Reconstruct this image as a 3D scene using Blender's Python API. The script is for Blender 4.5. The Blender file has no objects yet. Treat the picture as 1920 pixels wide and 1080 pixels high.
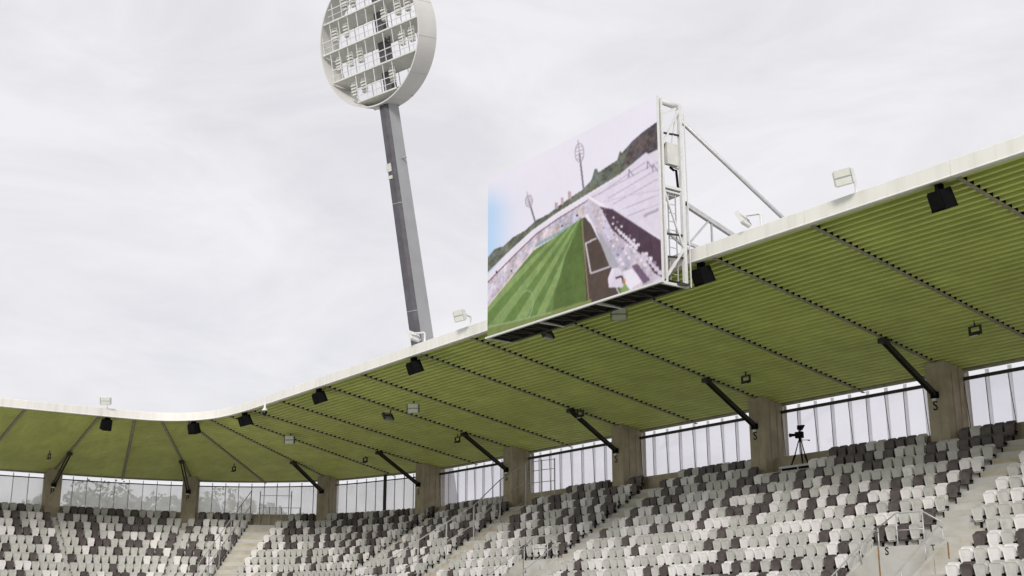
import bpy, math, random
import numpy as np
from mathutils import Vector, Matrix
random.seed(7); RNG = np.random.RandomState(11)
SC = bpy.context.scene
COL = SC.collection

# ------------------------------------------------------------------ camera, sky, sun, exposure
FPX, HOR, VPX = 2357.0, 1183.5, -780.0          # focal length in px of a 1920 wide frame, horizon row, vanishing column of the long side
PITCH = math.atan((HOR - 540) / FPX)
YAW = math.atan((960 - VPX) / math.hypot(FPX, HOR - 540))
FH = Vector((-math.cos(YAW), math.sin(YAW), 0))
FWD = FH * math.cos(PITCH) + Vector((0, 0, 1)) * math.sin(PITCH)
RIGHT = Vector((FH.y, -FH.x, 0))
CUP = RIGHT.cross(FWD)
cam_d = bpy.data.cameras.new('camera'); cam = bpy.data.objects.new('camera', cam_d); COL.objects.link(cam)
m3 = Matrix((RIGHT, CUP, -FWD)).transposed()
cam.matrix_world = m3.to_4x4()
cam_d.sensor_width = 36.0; cam_d.lens = 36.0 * FPX / 1920.0; cam_d.clip_start = 0.1; cam_d.clip_end = 5000
SC.camera = cam
SC.view_settings.view_transform = 'Standard'; SC.view_settings.look = 'None'
SC.view_settings.exposure = 0.78; SC.view_settings.gamma = 1.0
SC.view_settings.use_curve_mapping = False
SUN_EL, SUN_AZ = math.radians(27), math.atan2(-0.68, 0.73)     # to the sun: +x, -y (behind the camera's right)
SUND = Vector((math.cos(SUN_EL) * math.cos(SUN_AZ), math.cos(SUN_EL) * math.sin(SUN_AZ), math.sin(SUN_EL)))
world = bpy.data.worlds.new('World'); SC.world = world; world.use_nodes = True
nt = world.node_tree; nt.nodes.clear()
def N(t, typ, **kw):
    n = t.nodes.new(typ)
    for k, v in kw.items(): setattr(n, k, v)
    return n
out = N(nt, 'ShaderNodeOutputWorld'); bg = N(nt, 'ShaderNodeBackground'); bg.inputs[1].default_value = 0.1
sky = N(nt, 'ShaderNodeTexSky', sky_type='NISHITA'); sky.sun_disc = False
sky.sun_elevation = SUN_EL; sky.sun_rotation = math.pi / 2 - SUN_AZ
tc = N(nt, 'ShaderNodeTexCoord'); mp = N(nt, 'ShaderNodeMapping'); mp.inputs['Scale'].default_value = (1.0, 1.0, 2.6)
nt.links.new(tc.outputs['Generated'], mp.inputs[0])
n1 = N(nt, 'ShaderNodeTexNoise'); n1.inputs['Scale'].default_value = 4.6; n1.inputs['Detail'].default_value = 9; n1.inputs['Roughness'].default_value = 0.58
n1.inputs['Distortion'].default_value = 0.5
nt.links.new(mp.outputs[0], n1.inputs[0])
cr = N(nt, 'ShaderNodeValToRGB')
cr.color_ramp.elements[0].position = 0.34; cr.color_ramp.elements[0].color = (4.50, 4.42, 4.58, 1)
cr.color_ramp.elements[1].position = 0.60; cr.color_ramp.elements[1].color = (5.28, 5.15, 5.28, 1)
nt.links.new(n1.outputs[0], cr.inputs[0])
mx = N(nt, 'ShaderNodeMixRGB'); mx.inputs[0].default_value = 0.94
nt.links.new(sky.outputs[0], mx.inputs[1]); nt.links.new(cr.outputs[0], mx.inputs[2])
nt.links.new(mx.outputs[0], bg.inputs[0]); nt.links.new(bg.outputs[0], out.inputs[0])
sl = bpy.data.lights.new('sun', 'SUN'); sl.energy = 1.5; sl.angle = math.radians(14); sl.color = (1.0, 0.96, 0.90)
so = bpy.data.objects.new('sun', sl); COL.objects.link(so); so.rotation_euler = SUND.to_track_quat('Z', 'Y').to_euler()

# ------------------------------------------------------------------ picture ray helpers (used to read positions off known planes)
def ray(px, py): return FWD * FPX + RIGHT * (px - 960) - CUP * (py - 540)
def at_x(px, py, X): d = ray(px, py); return d * (X / d.x)
def at_y(px, py, Y): d = ray(px, py); return d * (Y / d.y)
def at_z(px, py, Z): d = ray(px, py); return d * (Z / d.z)
def proj(p):
    z = p.dot(FWD); return 960 + FPX * p.dot(RIGHT) / z, 540 - FPX * p.dot(CUP) / z, z

# ------------------------------------------------------------------ materials
def srgb(r, g, b):
    f = lambda c: ((c / 255) / 12.92 if c / 255 <= 0.04045 else (((c / 255) + 0.055) / 1.055) ** 2.4)
    return (f(r), f(g), f(b), 1)
def mat(name, base, rough=0.6, var=0.12, scale=3.0, spec=0.4, metal=0.0, bump=0.0, bscale=40.0, stain=None, stain_amt=0.5, stain_scale=1.2, stain_stretch=(1, 1, 1), objvar=0.0):
    m = bpy.data.materials.new(name); m.use_nodes = True
    t = m.node_tree; b = t.nodes['Principled BSDF']
    b.inputs['Roughness'].default_value = rough; b.inputs['Metallic'].default_value = metal
    b.inputs['Specular IOR Level'].default_value = spec
    g = N(t, 'ShaderNodeNewGeometry'); ns = N(t, 'ShaderNodeTexNoise'); ns.inputs['Scale'].default_value = scale; ns.inputs['Detail'].default_value = 6
    t.links.new(g.outputs['Position'], ns.inputs[0])
    r = N(t, 'ShaderNodeValToRGB'); r.color_ramp.elements[0].position = 0.3; r.color_ramp.elements[1].position = 0.7
    c = base
    r.color_ramp.elements[0].color = (c[0] * (1 - var), c[1] * (1 - var), c[2] * (1 - var), 1)
    r.color_ramp.elements[1].color = (min(1, c[0] * (1 + var)), min(1, c[1] * (1 + var)), min(1, c[2] * (1 + var)), 1)
    t.links.new(ns.outputs[0], r.inputs[0]); col = r.outputs[0]
    if stain:
        mp_ = N(t, 'ShaderNodeMapping'); mp_.inputs['Scale'].default_value = stain_stretch
        t.links.new(g.outputs['Position'], mp_.inputs[0])
        n2 = N(t, 'ShaderNodeTexNoise'); n2.inputs['Scale'].default_value = stain_scale; n2.inputs['Detail'].default_value = 8; n2.inputs['Roughness'].default_value = 0.65
        t.links.new(mp_.outputs[0], n2.inputs[0])
        r2 = N(t, 'ShaderNodeValToRGB'); r2.color_ramp.elements[0].position = 0.46; r2.color_ramp.elements[1].position = 0.72
        r2.color_ramp.elements[0].color = (0, 0, 0, 1); r2.color_ramp.elements[1].color = (stain_amt,) * 3 + (1,)
        t.links.new(n2.outputs[0], r2.inputs[0])
        mm = N(t, 'ShaderNodeMixRGB'); mm.inputs[2].default_value = (*stain[:3], 1)
        t.links.new(r2.outputs[0], mm.inputs[0]); t.links.new(col, mm.inputs[1]); col = mm.outputs[0]
    if objvar:
        oi = N(t, 'ShaderNodeObjectInfo'); ma = N(t, 'ShaderNodeMapRange'); ma.inputs[3].default_value = 1 - objvar; ma.inputs[4].default_value = 1 + objvar
        t.links.new(oi.outputs['Random'], ma.inputs[0])
        hv = N(t, 'ShaderNodeHueSaturation'); t.links.new(ma.outputs[0], hv.inputs['Value']); t.links.new(col, hv.inputs['Color']); col = hv.outputs[0]
    t.links.new(col, b.inputs['Base Color'])
    if bump:
        n3 = N(t, 'ShaderNodeTexNoise'); n3.inputs['Scale'].default_value = bscale; n3.inputs['Detail'].default_value = 5
        t.links.new(g.outputs['Position'], n3.inputs[0])
        bp = N(t, 'ShaderNodeBump'); bp.inputs['Strength'].default_value = bump; bp.inputs['Distance'].default_value = 0.02
        t.links.new(n3.outputs[0], bp.inputs['Height']); t.links.new(bp.outputs[0], b.inputs['Normal'])
    return m
M = {}
M['concrete'] = mat('concrete', (0.50, 0.495, 0.475), 0.85, 0.08, 1.2, 0.2, bump=0.3, stain=(0.36, 0.295, 0.19), stain_amt=0.55, stain_scale=0.9, stain_stretch=(0.6, 1, 2.2))
M['old_concrete'] = mat('old_concrete', (0.42, 0.365, 0.275), 0.9, 0.12, 2.0, 0.2, bump=0.4, stain=(0.25, 0.20, 0.14), stain_amt=0.5, stain_scale=1.6, stain_stretch=(1.3, 1.3, 0.55))
M['rust'] = mat('rust_stain', (0.25, 0.15, 0.06), 0.9, 0.3, 9)
M['deck'] = mat('roof_deck', (0.70, 0.75, 0.26), 0.45, 0.10, 0.7, 0.35, stain=(0.52, 0.47, 0.19), stain_amt=0.4, stain_scale=1.3, stain_stretch=(0.5, 2.2, 1), objvar=0.08)
M['white'] = mat('white_paint', (0.76, 0.745, 0.715), 0.5, 0.03, 0.8, 0.4, stain=(0.56, 0.54, 0.49), stain_amt=0.45, stain_scale=2.5, stain_stretch=(1.6, 1.6, 0.12), objvar=0.02)
M['galv'] = mat('galvanised_steel', (0.50, 0.50, 0.51), 0.5, 0.10, 6, 0.5, metal=0.25)
M['white_steel'] = mat('white_steel', (0.66, 0.66, 0.66), 0.45, 0.06, 5, 0.45)
M['beam'] = mat('rafter_steel', (0.36, 0.33, 0.26), 0.6, 0.2, 4)
M['dark_steel'] = mat('dark_steel', (0.032, 0.028, 0.025), 0.55, 0.25, 5)
M['black'] = mat('black_plastic', (0.006, 0.006, 0.007), 0.75, 0.2, 5, 0.08)
M['flat_black'] = mat('flat_black_mat', (0.008, 0.008, 0.008), 0.9, 0.2, 5, 0.05)  # flat black for the shaded notches over the rafters and the speaker grilles
M['seat_white'] = mat('seat_white', (0.82, 0.795, 0.79), 0.40, 0.05, 1.7, 0.4, stain=(0.45, 0.43, 0.40), stain_amt=0.35, stain_scale=4, objvar=0.03)
M['seat_light'] = mat('seat_light', (0.56, 0.557, 0.53), 0.42, 0.06, 1.7, 0.4, stain=(0.30, 0.28, 0.23), stain_amt=0.4, stain_scale=4, objvar=0.05)
M['seat_dark'] = mat('seat_dark', (0.092, 0.075, 0.073), 0.42, 0.16, 1.7, 0.4, stain=(0.20, 0.175, 0.168), stain_amt=0.6, stain_scale=3, objvar=0.12)
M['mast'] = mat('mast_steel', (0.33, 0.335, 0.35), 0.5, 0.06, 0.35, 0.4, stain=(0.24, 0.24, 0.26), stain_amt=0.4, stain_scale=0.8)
M['mast_dark'] = mat('mast_dark', (0.10, 0.095, 0.11), 0.6, 0.2, 1.5, 0.3)  # darker mast steel: shade on the shaft's front, colour of spine and ladder
M['ring'] = mat('ring_panel', (0.60, 0.59, 0.57), 0.5, 0.05, 0.5, 0.4)
M['grating'] = mat('pale_grating', (0.58, 0.585, 0.55), 0.6, 0.10, 3)
M['lens'] = mat('lamp_lens', (0.80, 0.81, 0.76), 0.35, 0.05, 6, 0.6)
M['grass'] = mat('grass', (0.09, 0.14, 0.04), 0.9, 0.25, 0.8, 0.1)
M['asphalt'] = mat('paving', (0.42, 0.415, 0.40), 0.9, 0.2, 0.5)
M['bark'] = mat('bark', (0.09, 0.07, 0.05), 0.9, 0.3, 4)
M['leaf'] = mat('leaf', (0.11, 0.14, 0.06), 0.7, 0.45, 0.45, 0.2, objvar=0.15)
M['print'] = mat('black_print', (0.012, 0.012, 0.012), 0.7, 0.1, 5, 0.1)
M['glass_black'] = mat('smoked_dome', (0.006, 0.006, 0.007), 0.12, 0.05, 5, 0.5)
M['ochre'] = mat('ochre_steps', (0.47, 0.44, 0.37), 0.9, 0.10, 2.0, 0.15, stain=(0.34, 0.25, 0.13), stain_amt=0.6, stain_scale=1.5, stain_stretch=(0.5, 1, 3))
def glass_mat(name, milk, tint):
    m = bpy.data.materials.new(name); m.use_nodes = True; t = m.node_tree; t.nodes.clear()
    o = N(t, 'ShaderNodeOutputMaterial'); tr = N(t, 'ShaderNodeBsdfTransparent'); tr.inputs[0].default_value = (*tint, 1)
    tl = N(t, 'ShaderNodeBsdfTranslucent'); tl.inputs[0].default_value = (0.96, 0.96, 0.96, 1)
    di = N(t, 'ShaderNodeBsdfDiffuse'); di.inputs[0].default_value = (0.62, 0.62, 0.62, 1)
    gl = N(t, 'ShaderNodeBsdfGlossy'); gl.inputs[1].default_value = 0.08
    g = N(t, 'ShaderNodeNewGeometry'); ns = N(t, 'ShaderNodeTexNoise'); ns.inputs['Scale'].default_value = 1.1; ns.inputs['Detail'].default_value = 5
    t.links.new(g.outputs['Position'], ns.inputs[0])
    mr = N(t, 'ShaderNodeMapRange'); mr.inputs[1].default_value = 0.3; mr.inputs[2].default_value = 0.7; mr.inputs[3].default_value = milk * 0.8; mr.inputs[4].default_value = milk * 1.2
    t.links.new(ns.outputs[0], mr.inputs[0])
    a = N(t, 'ShaderNodeMixShader'); a.inputs[0].default_value = 0.15; t.links.new(tl.outputs[0], a.inputs[1]); t.links.new(di.outputs[0], a.inputs[2])
    b = N(t, 'ShaderNodeMixShader'); t.links.new(mr.outputs[0], b.inputs[0]); t.links.new(tr.outputs[0], b.inputs[1]); t.links.new(a.outputs[0], b.inputs[2])
    c = N(t, 'ShaderNodeMixShader'); c.inputs[0].default_value = 0.04; t.links.new(b.outputs[0], c.inputs[1]); t.links.new(gl.outputs[0], c.inputs[2])
    t.links.new(c.outputs[0], o.inputs[0]); return m
M['pane'] = glass_mat('dusty_pane', 0.09, (0.95, 0.94, 0.96))
M['frost'] = glass_mat('frosted_strip', 0.36, (0.85, 0.85, 0.86))
M['pane_far'] = glass_mat('hazy_pane', 0.38, (0.95, 0.95, 0.95))

# ------------------------------------------------------------------ mesh helpers
class MB:
    def __init__(s): s.v = []; s.f = []; s.mi = []
    def add(s, vs, fs, mi=0):
        o = len(s.v); s.v += [tuple(v) for v in vs]; s.f += [tuple(i + o for i in f) for f in fs]; s.mi += [mi] * len(fs); return s
    def box(s, c, size, R=None, mi=0):
        c = Vector(c); hx, hy, hz = size[0] / 2, size[1] / 2, size[2] / 2
        vs = [Vector((x, y, z)) for x in (-hx, hx) for y in (-hy, hy) for z in (-hz, hz)]
        if R is not None: vs = [R @ v for v in vs]
        return s.add([v + c for v in vs], [(0, 1, 3, 2), (4, 6, 7, 5), (0, 4, 5, 1), (2, 3, 7, 6), (0, 2, 6, 4), (1, 5, 7, 3)], mi)
    def bar(s, a, b, w, h=None, up=Vector((0, 0, 1)), mi=0):
        a, b = Vector(a), Vector(b); h = w if h is None else h
        d = (b - a).normalized(); x = d.cross(Vector(up))
        if x.length < 1e-4: x = d.cross(Vector((1, 0, 0)))
        x.normalize(); y = x.cross(d)
        vs = [p + x * (sx * w / 2) + y * (sy * h / 2) for p in (a, b) for sx, sy in ((-1, -1), (1, -1), (1, 1), (-1, 1))]
        return s.add(vs, [(0, 3, 2, 1), (4, 5, 6, 7), (0, 1, 5, 4), (1, 2, 6, 5), (2, 3, 7, 6), (3, 0, 4, 7)], mi)
    def tube(s, pts, r, n=6, mi=0, cap=True):
        pts = [Vector(p) for p in pts]; o = len(s.v); rings = []
        for i, p in enumerate(pts):
            d = (pts[min(i + 1, len(pts) - 1)] - pts[max(i - 1, 0)]).normalized()
            x = d.cross(Vector((0, 0, 1)))
            if x.length < 1e-3: x = d.cross(Vector((1, 0, 0)))
            x.normalize(); y = x.cross(d); rr = r[i] if isinstance(r, (list, tuple)) else r
            s.v += [tuple(p + (x * math.cos(2 * math.pi * k / n) + y * math.sin(2 * math.pi * k / n)) * rr) for k in range(n)]
        for i in range(len(pts) - 1):
            for k in range(n):
                s.f.append((o + i * n + k, o + i * n + (k + 1) % n, o + (i + 1) * n + (k + 1) % n, o + (i + 1) * n + k)); s.mi.append(mi)
        if cap:
            s.f.append(tuple(o + k for k in range(n))[::-1]); s.mi.append(mi)
            s.f.append(tuple(o + (len(pts) - 1) * n + k for k in range(n))); s.mi.append(mi)
        return s
    def prism(s, outline, a, b, mi=0):      # outline: list of 3D points, extruded by vector from a to b offsets
        n = len(outline); a, b = Vector(a), Vector(b)
        vs = [Vector(p) + a for p in outline] + [Vector(p) + b for p in outline]
        fs = [tuple(range(n))[::-1], tuple(range(n, 2 * n))] + [(k, (k + 1) % n, n + (k + 1) % n, n + k) for k in range(n)]
        return s.add(vs, fs, mi)
    def grid(s, rows, mi=0):
        nr, nc = len(rows), len(rows[0])
        return s.add([p for r in rows for p in r], [(i * nc + j, i * nc + j + 1, (i + 1) * nc + j + 1, (i + 1) * nc + j) for i in range(nr - 1) for j in range(nc - 1)], mi)
    def mesh(s, name, mats, smooth=False):
        me = bpy.data.meshes.new(name); me.from_pydata([tuple(v) for v in s.v], [], s.f)
        for m in (mats if isinstance(mats, (list, tuple)) else [mats]): me.materials.append(M[m] if isinstance(m, str) else m)
        me.polygons.foreach_set('material_index', s.mi)
        if smooth: me.polygons.foreach_set('use_smooth', [True] * len(me.polygons))
        me.update(); return me
    def build(s, name, mats, parent=None, smooth=False, loc=None, **props):
        return link(name, s.mesh(name, mats, smooth), parent, loc, **props)
def link(name, data, parent=None, loc=None, **props):
    o = bpy.data.objects.new(name, data); COL.objects.link(o)
    if parent is not None:
        o.parent = parent
        o.matrix_parent_inverse = PINV.get(parent.name, Matrix.Identity(4))
    if loc is not None: o.location = loc
    for k, v in props.items(): o[k] = v
    return o
PINV = {}
def thing(name, label, cat, loc=(0, 0, 0), group=None, local=False, rot=None):
    """Empty at a thing's base. Parts are given in world space unless local."""
    o = bpy.data.objects.new(name, None); COL.objects.link(o); o.location = loc; o.empty_display_size = 0.3
    if rot is not None: o.rotation_euler = rot
    o['label'] = label; o['category'] = cat
    if group: o['group'] = group
    if not local: PINV[o.name] = Matrix.Translation(Vector(loc)).inverted()
    return o
def text_mesh(name, ch, size, depth=0.006):
    c = bpy.data.curves.new(name, 'FONT'); c.body = ch; c.size = size; c.extrude = depth / 2; c.offset = size * 0.012
    c.align_x = 'CENTER'; c.align_y = 'CENTER'; c.resolution_u = 3
    o = bpy.data.objects.new(name, c); COL.objects.link(o)
    dg = bpy.context.evaluated_depsgraph_get(); me = bpy.data.meshes.new_from_object(o.evaluated_get(dg))
    bpy.data.objects.remove(o); bpy.data.curves.remove(c); me.materials.clear(); me.materials.append(M['print']); return me
def letter(ch, size, p, face, parent):
    """a letter on a vertical face; face = outward horizontal normal"""
    o = bpy.data.objects.new('letter', text_mesh('letter', ch, size)); COL.objects.link(o)
    nrm = Vector(face).normalized(); up = Vector((0, 0, 1)); rx = up.cross(nrm)
    mw = Matrix((rx, up, nrm)).transposed().to_4x4(); mw.translation = Vector(p) + nrm * 0.004
    o.parent = parent; o.matrix_parent_inverse = PINV.get(parent.name, Matrix.Identity(4)); o.matrix_basis = mw
    return o
ORD = lambda n: '%d%s' % (n, 'th' if 10 <= n % 100 <= 20 else {1: 'st', 2: 'nd', 3: 'rd'}.get(n % 10, 'th'))

# ------------------------------------------------------------------ plan of the bowl: stations along the roof (one per rafter), c = at a column
ST = []   # (is_col, W(x,y,z) window head, F(x,y,z) roof edge underside, rise, dz)
ZF, ZW = 12.13, 9.65
for c, x in [(0, -5.6), (1, -10.2), (0, -15.0), (1, -19.6), (0, -24.9), (1, -29.2), (0, -33.9), (1, -38.6), (0, -44.0), (1, -48.1), (0, -53.8), (1, -57.6), (0, -63.0)]:
    ST.append((c, (x, 42.0, ZW), (x, 28.9, ZF), 0.49, 0.0))
ST += [(1, (-66.8, 41.85, 9.66), (-66.7, 28.87, ZF), 0.49, 0.0), (0, (-71.2, 41.1, 9.70), (-69.2, 28.65, ZF), 0.495, 0.05),
       (1, (-76.4, 39.5, 9.72), (-70.9, 28.15, ZF), 0.505, 0.15), (0, (-80.2, 36.3, 9.75), (-72.1, 27.3, ZF), 0.52, 0.27),
       (1, (-82.7, 32.2, 9.78), (-72.9, 26.1, ZF), 0.53, 0.36), (0, (-83.95, 27.8, 9.80), (-73.2, 24.7, ZF), 0.54, 0.40),
       (1, (-84.1, 23.2, 9.80), (-73.27, 22.7, ZF), 0.545, 0.42)]
for c, y in [(0, 18.5), (1, 13.6), (0, 8.8), (1, 4.0)]:
    ST.append((c, (-84.1, y, 9.80), (-73.3, y, ZF), 0.545, 0.42))
NS = len(ST)
ARR = np.array([[*s[1], *s[2], s[3], s[4]] for s in ST])
def stn(u):
    """Catmull-Rom through the stations; u in station units"""
    u = min(max(u, 0.0), NS - 1.000001); i = int(u); t = u - i
    p1, p2 = ARR[i], ARR[i + 1]; p0 = ARR[i - 1] if i > 0 else 2 * p1 - p2; p3 = ARR[i + 2] if i + 2 < NS else 2 * p2 - p1
    if i < 12:      # straight side
        return p1 + (p2 - p1) * t
    return 0.5 * (2 * p1 + (p2 - p0) * t + (2 * p0 - 5 * p1 + 4 * p2 - p3) * t * t + (3 * p1 - p0 - 3 * p2 + p3) * t ** 3)
def Wp(u): a = stn(u); return Vector(a[:3])
def Fp(u): a = stn(u); return Vector(a[3:6])
def inw(u): d = Fp(u) - Wp(u); d.z = 0; return d.normalized()
def along(u): e = 0.02; d = Wp(u + e) - Wp(u - e); d.z = 0; return d.normalized()
def u_of_x(x):
    for i in range(13):
        a, b = ARR[i][0], ARR[i + 1][0]
        if b <= x <= a: return i + (a - x) / (a - b)
def prof(u, o, z):
    """point at inward offset o from the window line, height z above the side stand's datum"""
    p = Wp(u) + inw(u) * o; p.z = z; return p
TREAD = 0.74
def tread_z(u, i): a = stn(u); return 6.55 + a[7] - a[6] * i
O_SEAT = 0.90                       # offset of the row-0 riser
NROW = 18

# ------------------------------------------------------------------ ground
GZ = -3.4
MB().add([(-2500, -2500, GZ - 0.02), (2500, -2500, GZ - 0.02), (2500, 2500, GZ - 0.02), (-2500, 2500, GZ - 0.02)], [(0, 1, 2, 3)]).build('ground', 'asphalt', kind='structure')
MB().add([(-62, -46, GZ), (46, -46, GZ), (46, 22, GZ), (-62, 22, GZ)], [(0, 1, 2, 3)]).build('pitch', 'grass', kind='structure')

# ------------------------------------------------------------------ terrace (stepped concrete)
VOMS = [(-27.50, -24.95, 42 - 0.90 - 0.74 * 9, 9), (-48.5, -45.95, 42 - 0.90 - 0.74 * 8, 8)]     # x0, x1, back wall y, first open row
VROWS = 7
us = sorted(set([0.0] + [i / 1.0 for i in range(NS)] + [u_of_x(x) for v in VOMS for x in v[:2]] + [12 + k * 0.25 for k in range(0, 37)]))
terr = MB()
def profile(u, skip=False, v=None):
    pts = [prof(u, -0.35, 6.2 + stn(u)[7]), prof(u, -0.35, 7.34 + stn(u)[7]), prof(u, O_SEAT - 0.3, 7.34 + stn(u)[7]), prof(u, O_SEAT - 0.3, tread_z(u, 0))]
    for i in range(NROW):
        pts.append(prof(u, O_SEAT + TREAD * (i + 1), tread_z(u, i)))
        pts.append(prof(u, O_SEAT + TREAD * (i + 1), tread_z(u, i + 1)))
    return pts
parapet_mb = MB()
for a, b in zip(us[:-1], us[1:]):
    um = (a + b) / 2; xm = Wp(um).x; pa, pb = profile(a), profile(b)
    v = next((v for v in VOMS if um < 12 and v[0] < xm < v[1]), None)
    for k in range(len(pa) - 1):
        if v:
            ym = (pa[k].y + pa[k + 1].y) / 2
            if v[2] - VROWS * TREAD < ym < v[2]: continue
        (parapet_mb if k < 3 else terr).add([pa[k], pb[k], pb[k + 1], pa[k + 1]], [(0, 1, 2, 3)])
terrace = terr.build('terrace', 'concrete', kind='structure')
parapet_mb.build('parapet', 'old_concrete', terrace)
# front wall below the first row
fw = MB()
for a, b in zip(us[:-1], us[1:]):
    o = O_SEAT + TREAD * NROW
    p, q = prof(a, o + 0.01, tread_z(a, NROW)), prof(b, o + 0.01, tread_z(b, NROW))
    p2, q2 = p.copy(), q.copy(); p2.z = q2.z = GZ
    fw.add([p, q, q2, p2], [(0, 1, 2, 3)])
fw.build('front_wall', 'concrete', terrace)

# ------------------------------------------------------------------ roof: deck panels, rafters, fascia
roof = thing('grandstand_roof', 'green corrugated cantilever roof with pale fascia sweeping round the corner', 'roof', (-60, 36, 9.6))
NCOR = 45
def deck_pt(u, t, dz):
    w, f = Wp(u), Fp(u); p = f.lerp(w, t); p.z += dz; return p
def deck_profile():
    pr = []
    for k in range(NCOR):
        for fr, h in ((0.0, 0.0), (0.30, 0.0), (0.42, 0.30), (0.95, 0.30), (0.985, 0.0)):
            pr.append(((k + fr) / NCOR, h))
    pr.append((1.0, 0.0)); return pr
DP = deck_profile()
for i in range(NS - 1):
    nseg = 1 if i < 12 else 6
    uu = [i + k / nseg for k in range(nseg + 1)]
    mb = MB(); mb.grid([[deck_pt(u, t, h + 0.10) for t, h in DP] for u in uu]); mb.build('deck_panel', 'deck', roof)
    mb = MB(); mb.grid([[deck_pt(u, 0.012, 0.48), deck_pt(u, 1.06, 0.52)] for u in uu]); mb.build('roof_skin', 'galv', roof)
    # fascia panel, one per rafter spacing, with a narrow open joint
    mb = MB(); g = 0.0022
    uu2 = [i + g * 0.3 + (1 - g * 0.6) * k / nseg for k in range(nseg + 1)]
    rows = []
    for u in uu2:
        iw = inw(u); f = Fp(u); q = lambda o, z: Vector((f.x + iw.x * o, f.y + iw.y * o, f.z + z))
        rows.append([q(-0.12, -0.02), q(0.0, -0.03), q(0.06, 0.0), q(0.06, 0.03), q(0.045, 0.05), q(0.045, 0.47), q(0.03, 0.485), q(-0.2, 0.53)])
    mb.grid(rows); mb.build('fascia_panel', 'white', roof)
for i, s in enumerate(ST):
    u = float(i); iw = inw(u); al = along(u)
    if i == 0: continue
    f, w = Fp(u), Wp(u)
    dn = (w - f).normalized(); up = dn.cross(al); up = up if up.z > 0 else -up
    a = f + dn * 0.05; b = w + dn * 0.3
    mb = MB()
    mb.bar(a + up * 0.085, b + up * 0.085, 0.02, 0.03, up); mb.bar(a + up * 0.08, b + up * 0.08, 0.13, 0.025, up)
    rf = mb.build('rafter', 'beam', roof)
    mb = MB()
    for k in range(NCOR):
        tri = []
        for fr, h in ((0.32, 0.0), (0.43, 0.29), (0.94, 0.29), (0.975, 0.0)):
            tri.append(deck_pt(u, (k + fr) / NCOR, h + 0.097))
        mb.prism(tri, al * 0.085, -al * 0.085)
    fl = mb.build('notch_shade', 'flat_black', rf); fl['kind'] = 'stuff'  # black plugs stand in for the shade inside the troughs above the rafter
# tail beam behind the deck
mb = MB()
tl = MB()
for i in range(NS - 1):
    nseg = 1 if i < 12 else 6
    for k in range(nseg):
        a, b = i + k / nseg, i + (k + 1) / nseg
        tl.bar(prof(a, -0.02, Wp(a).z + 0.12), prof(b, -0.02, Wp(b).z + 0.12), 0.12, 0.16)
tl.build('tail_beam', 'beam', roof)

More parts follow.
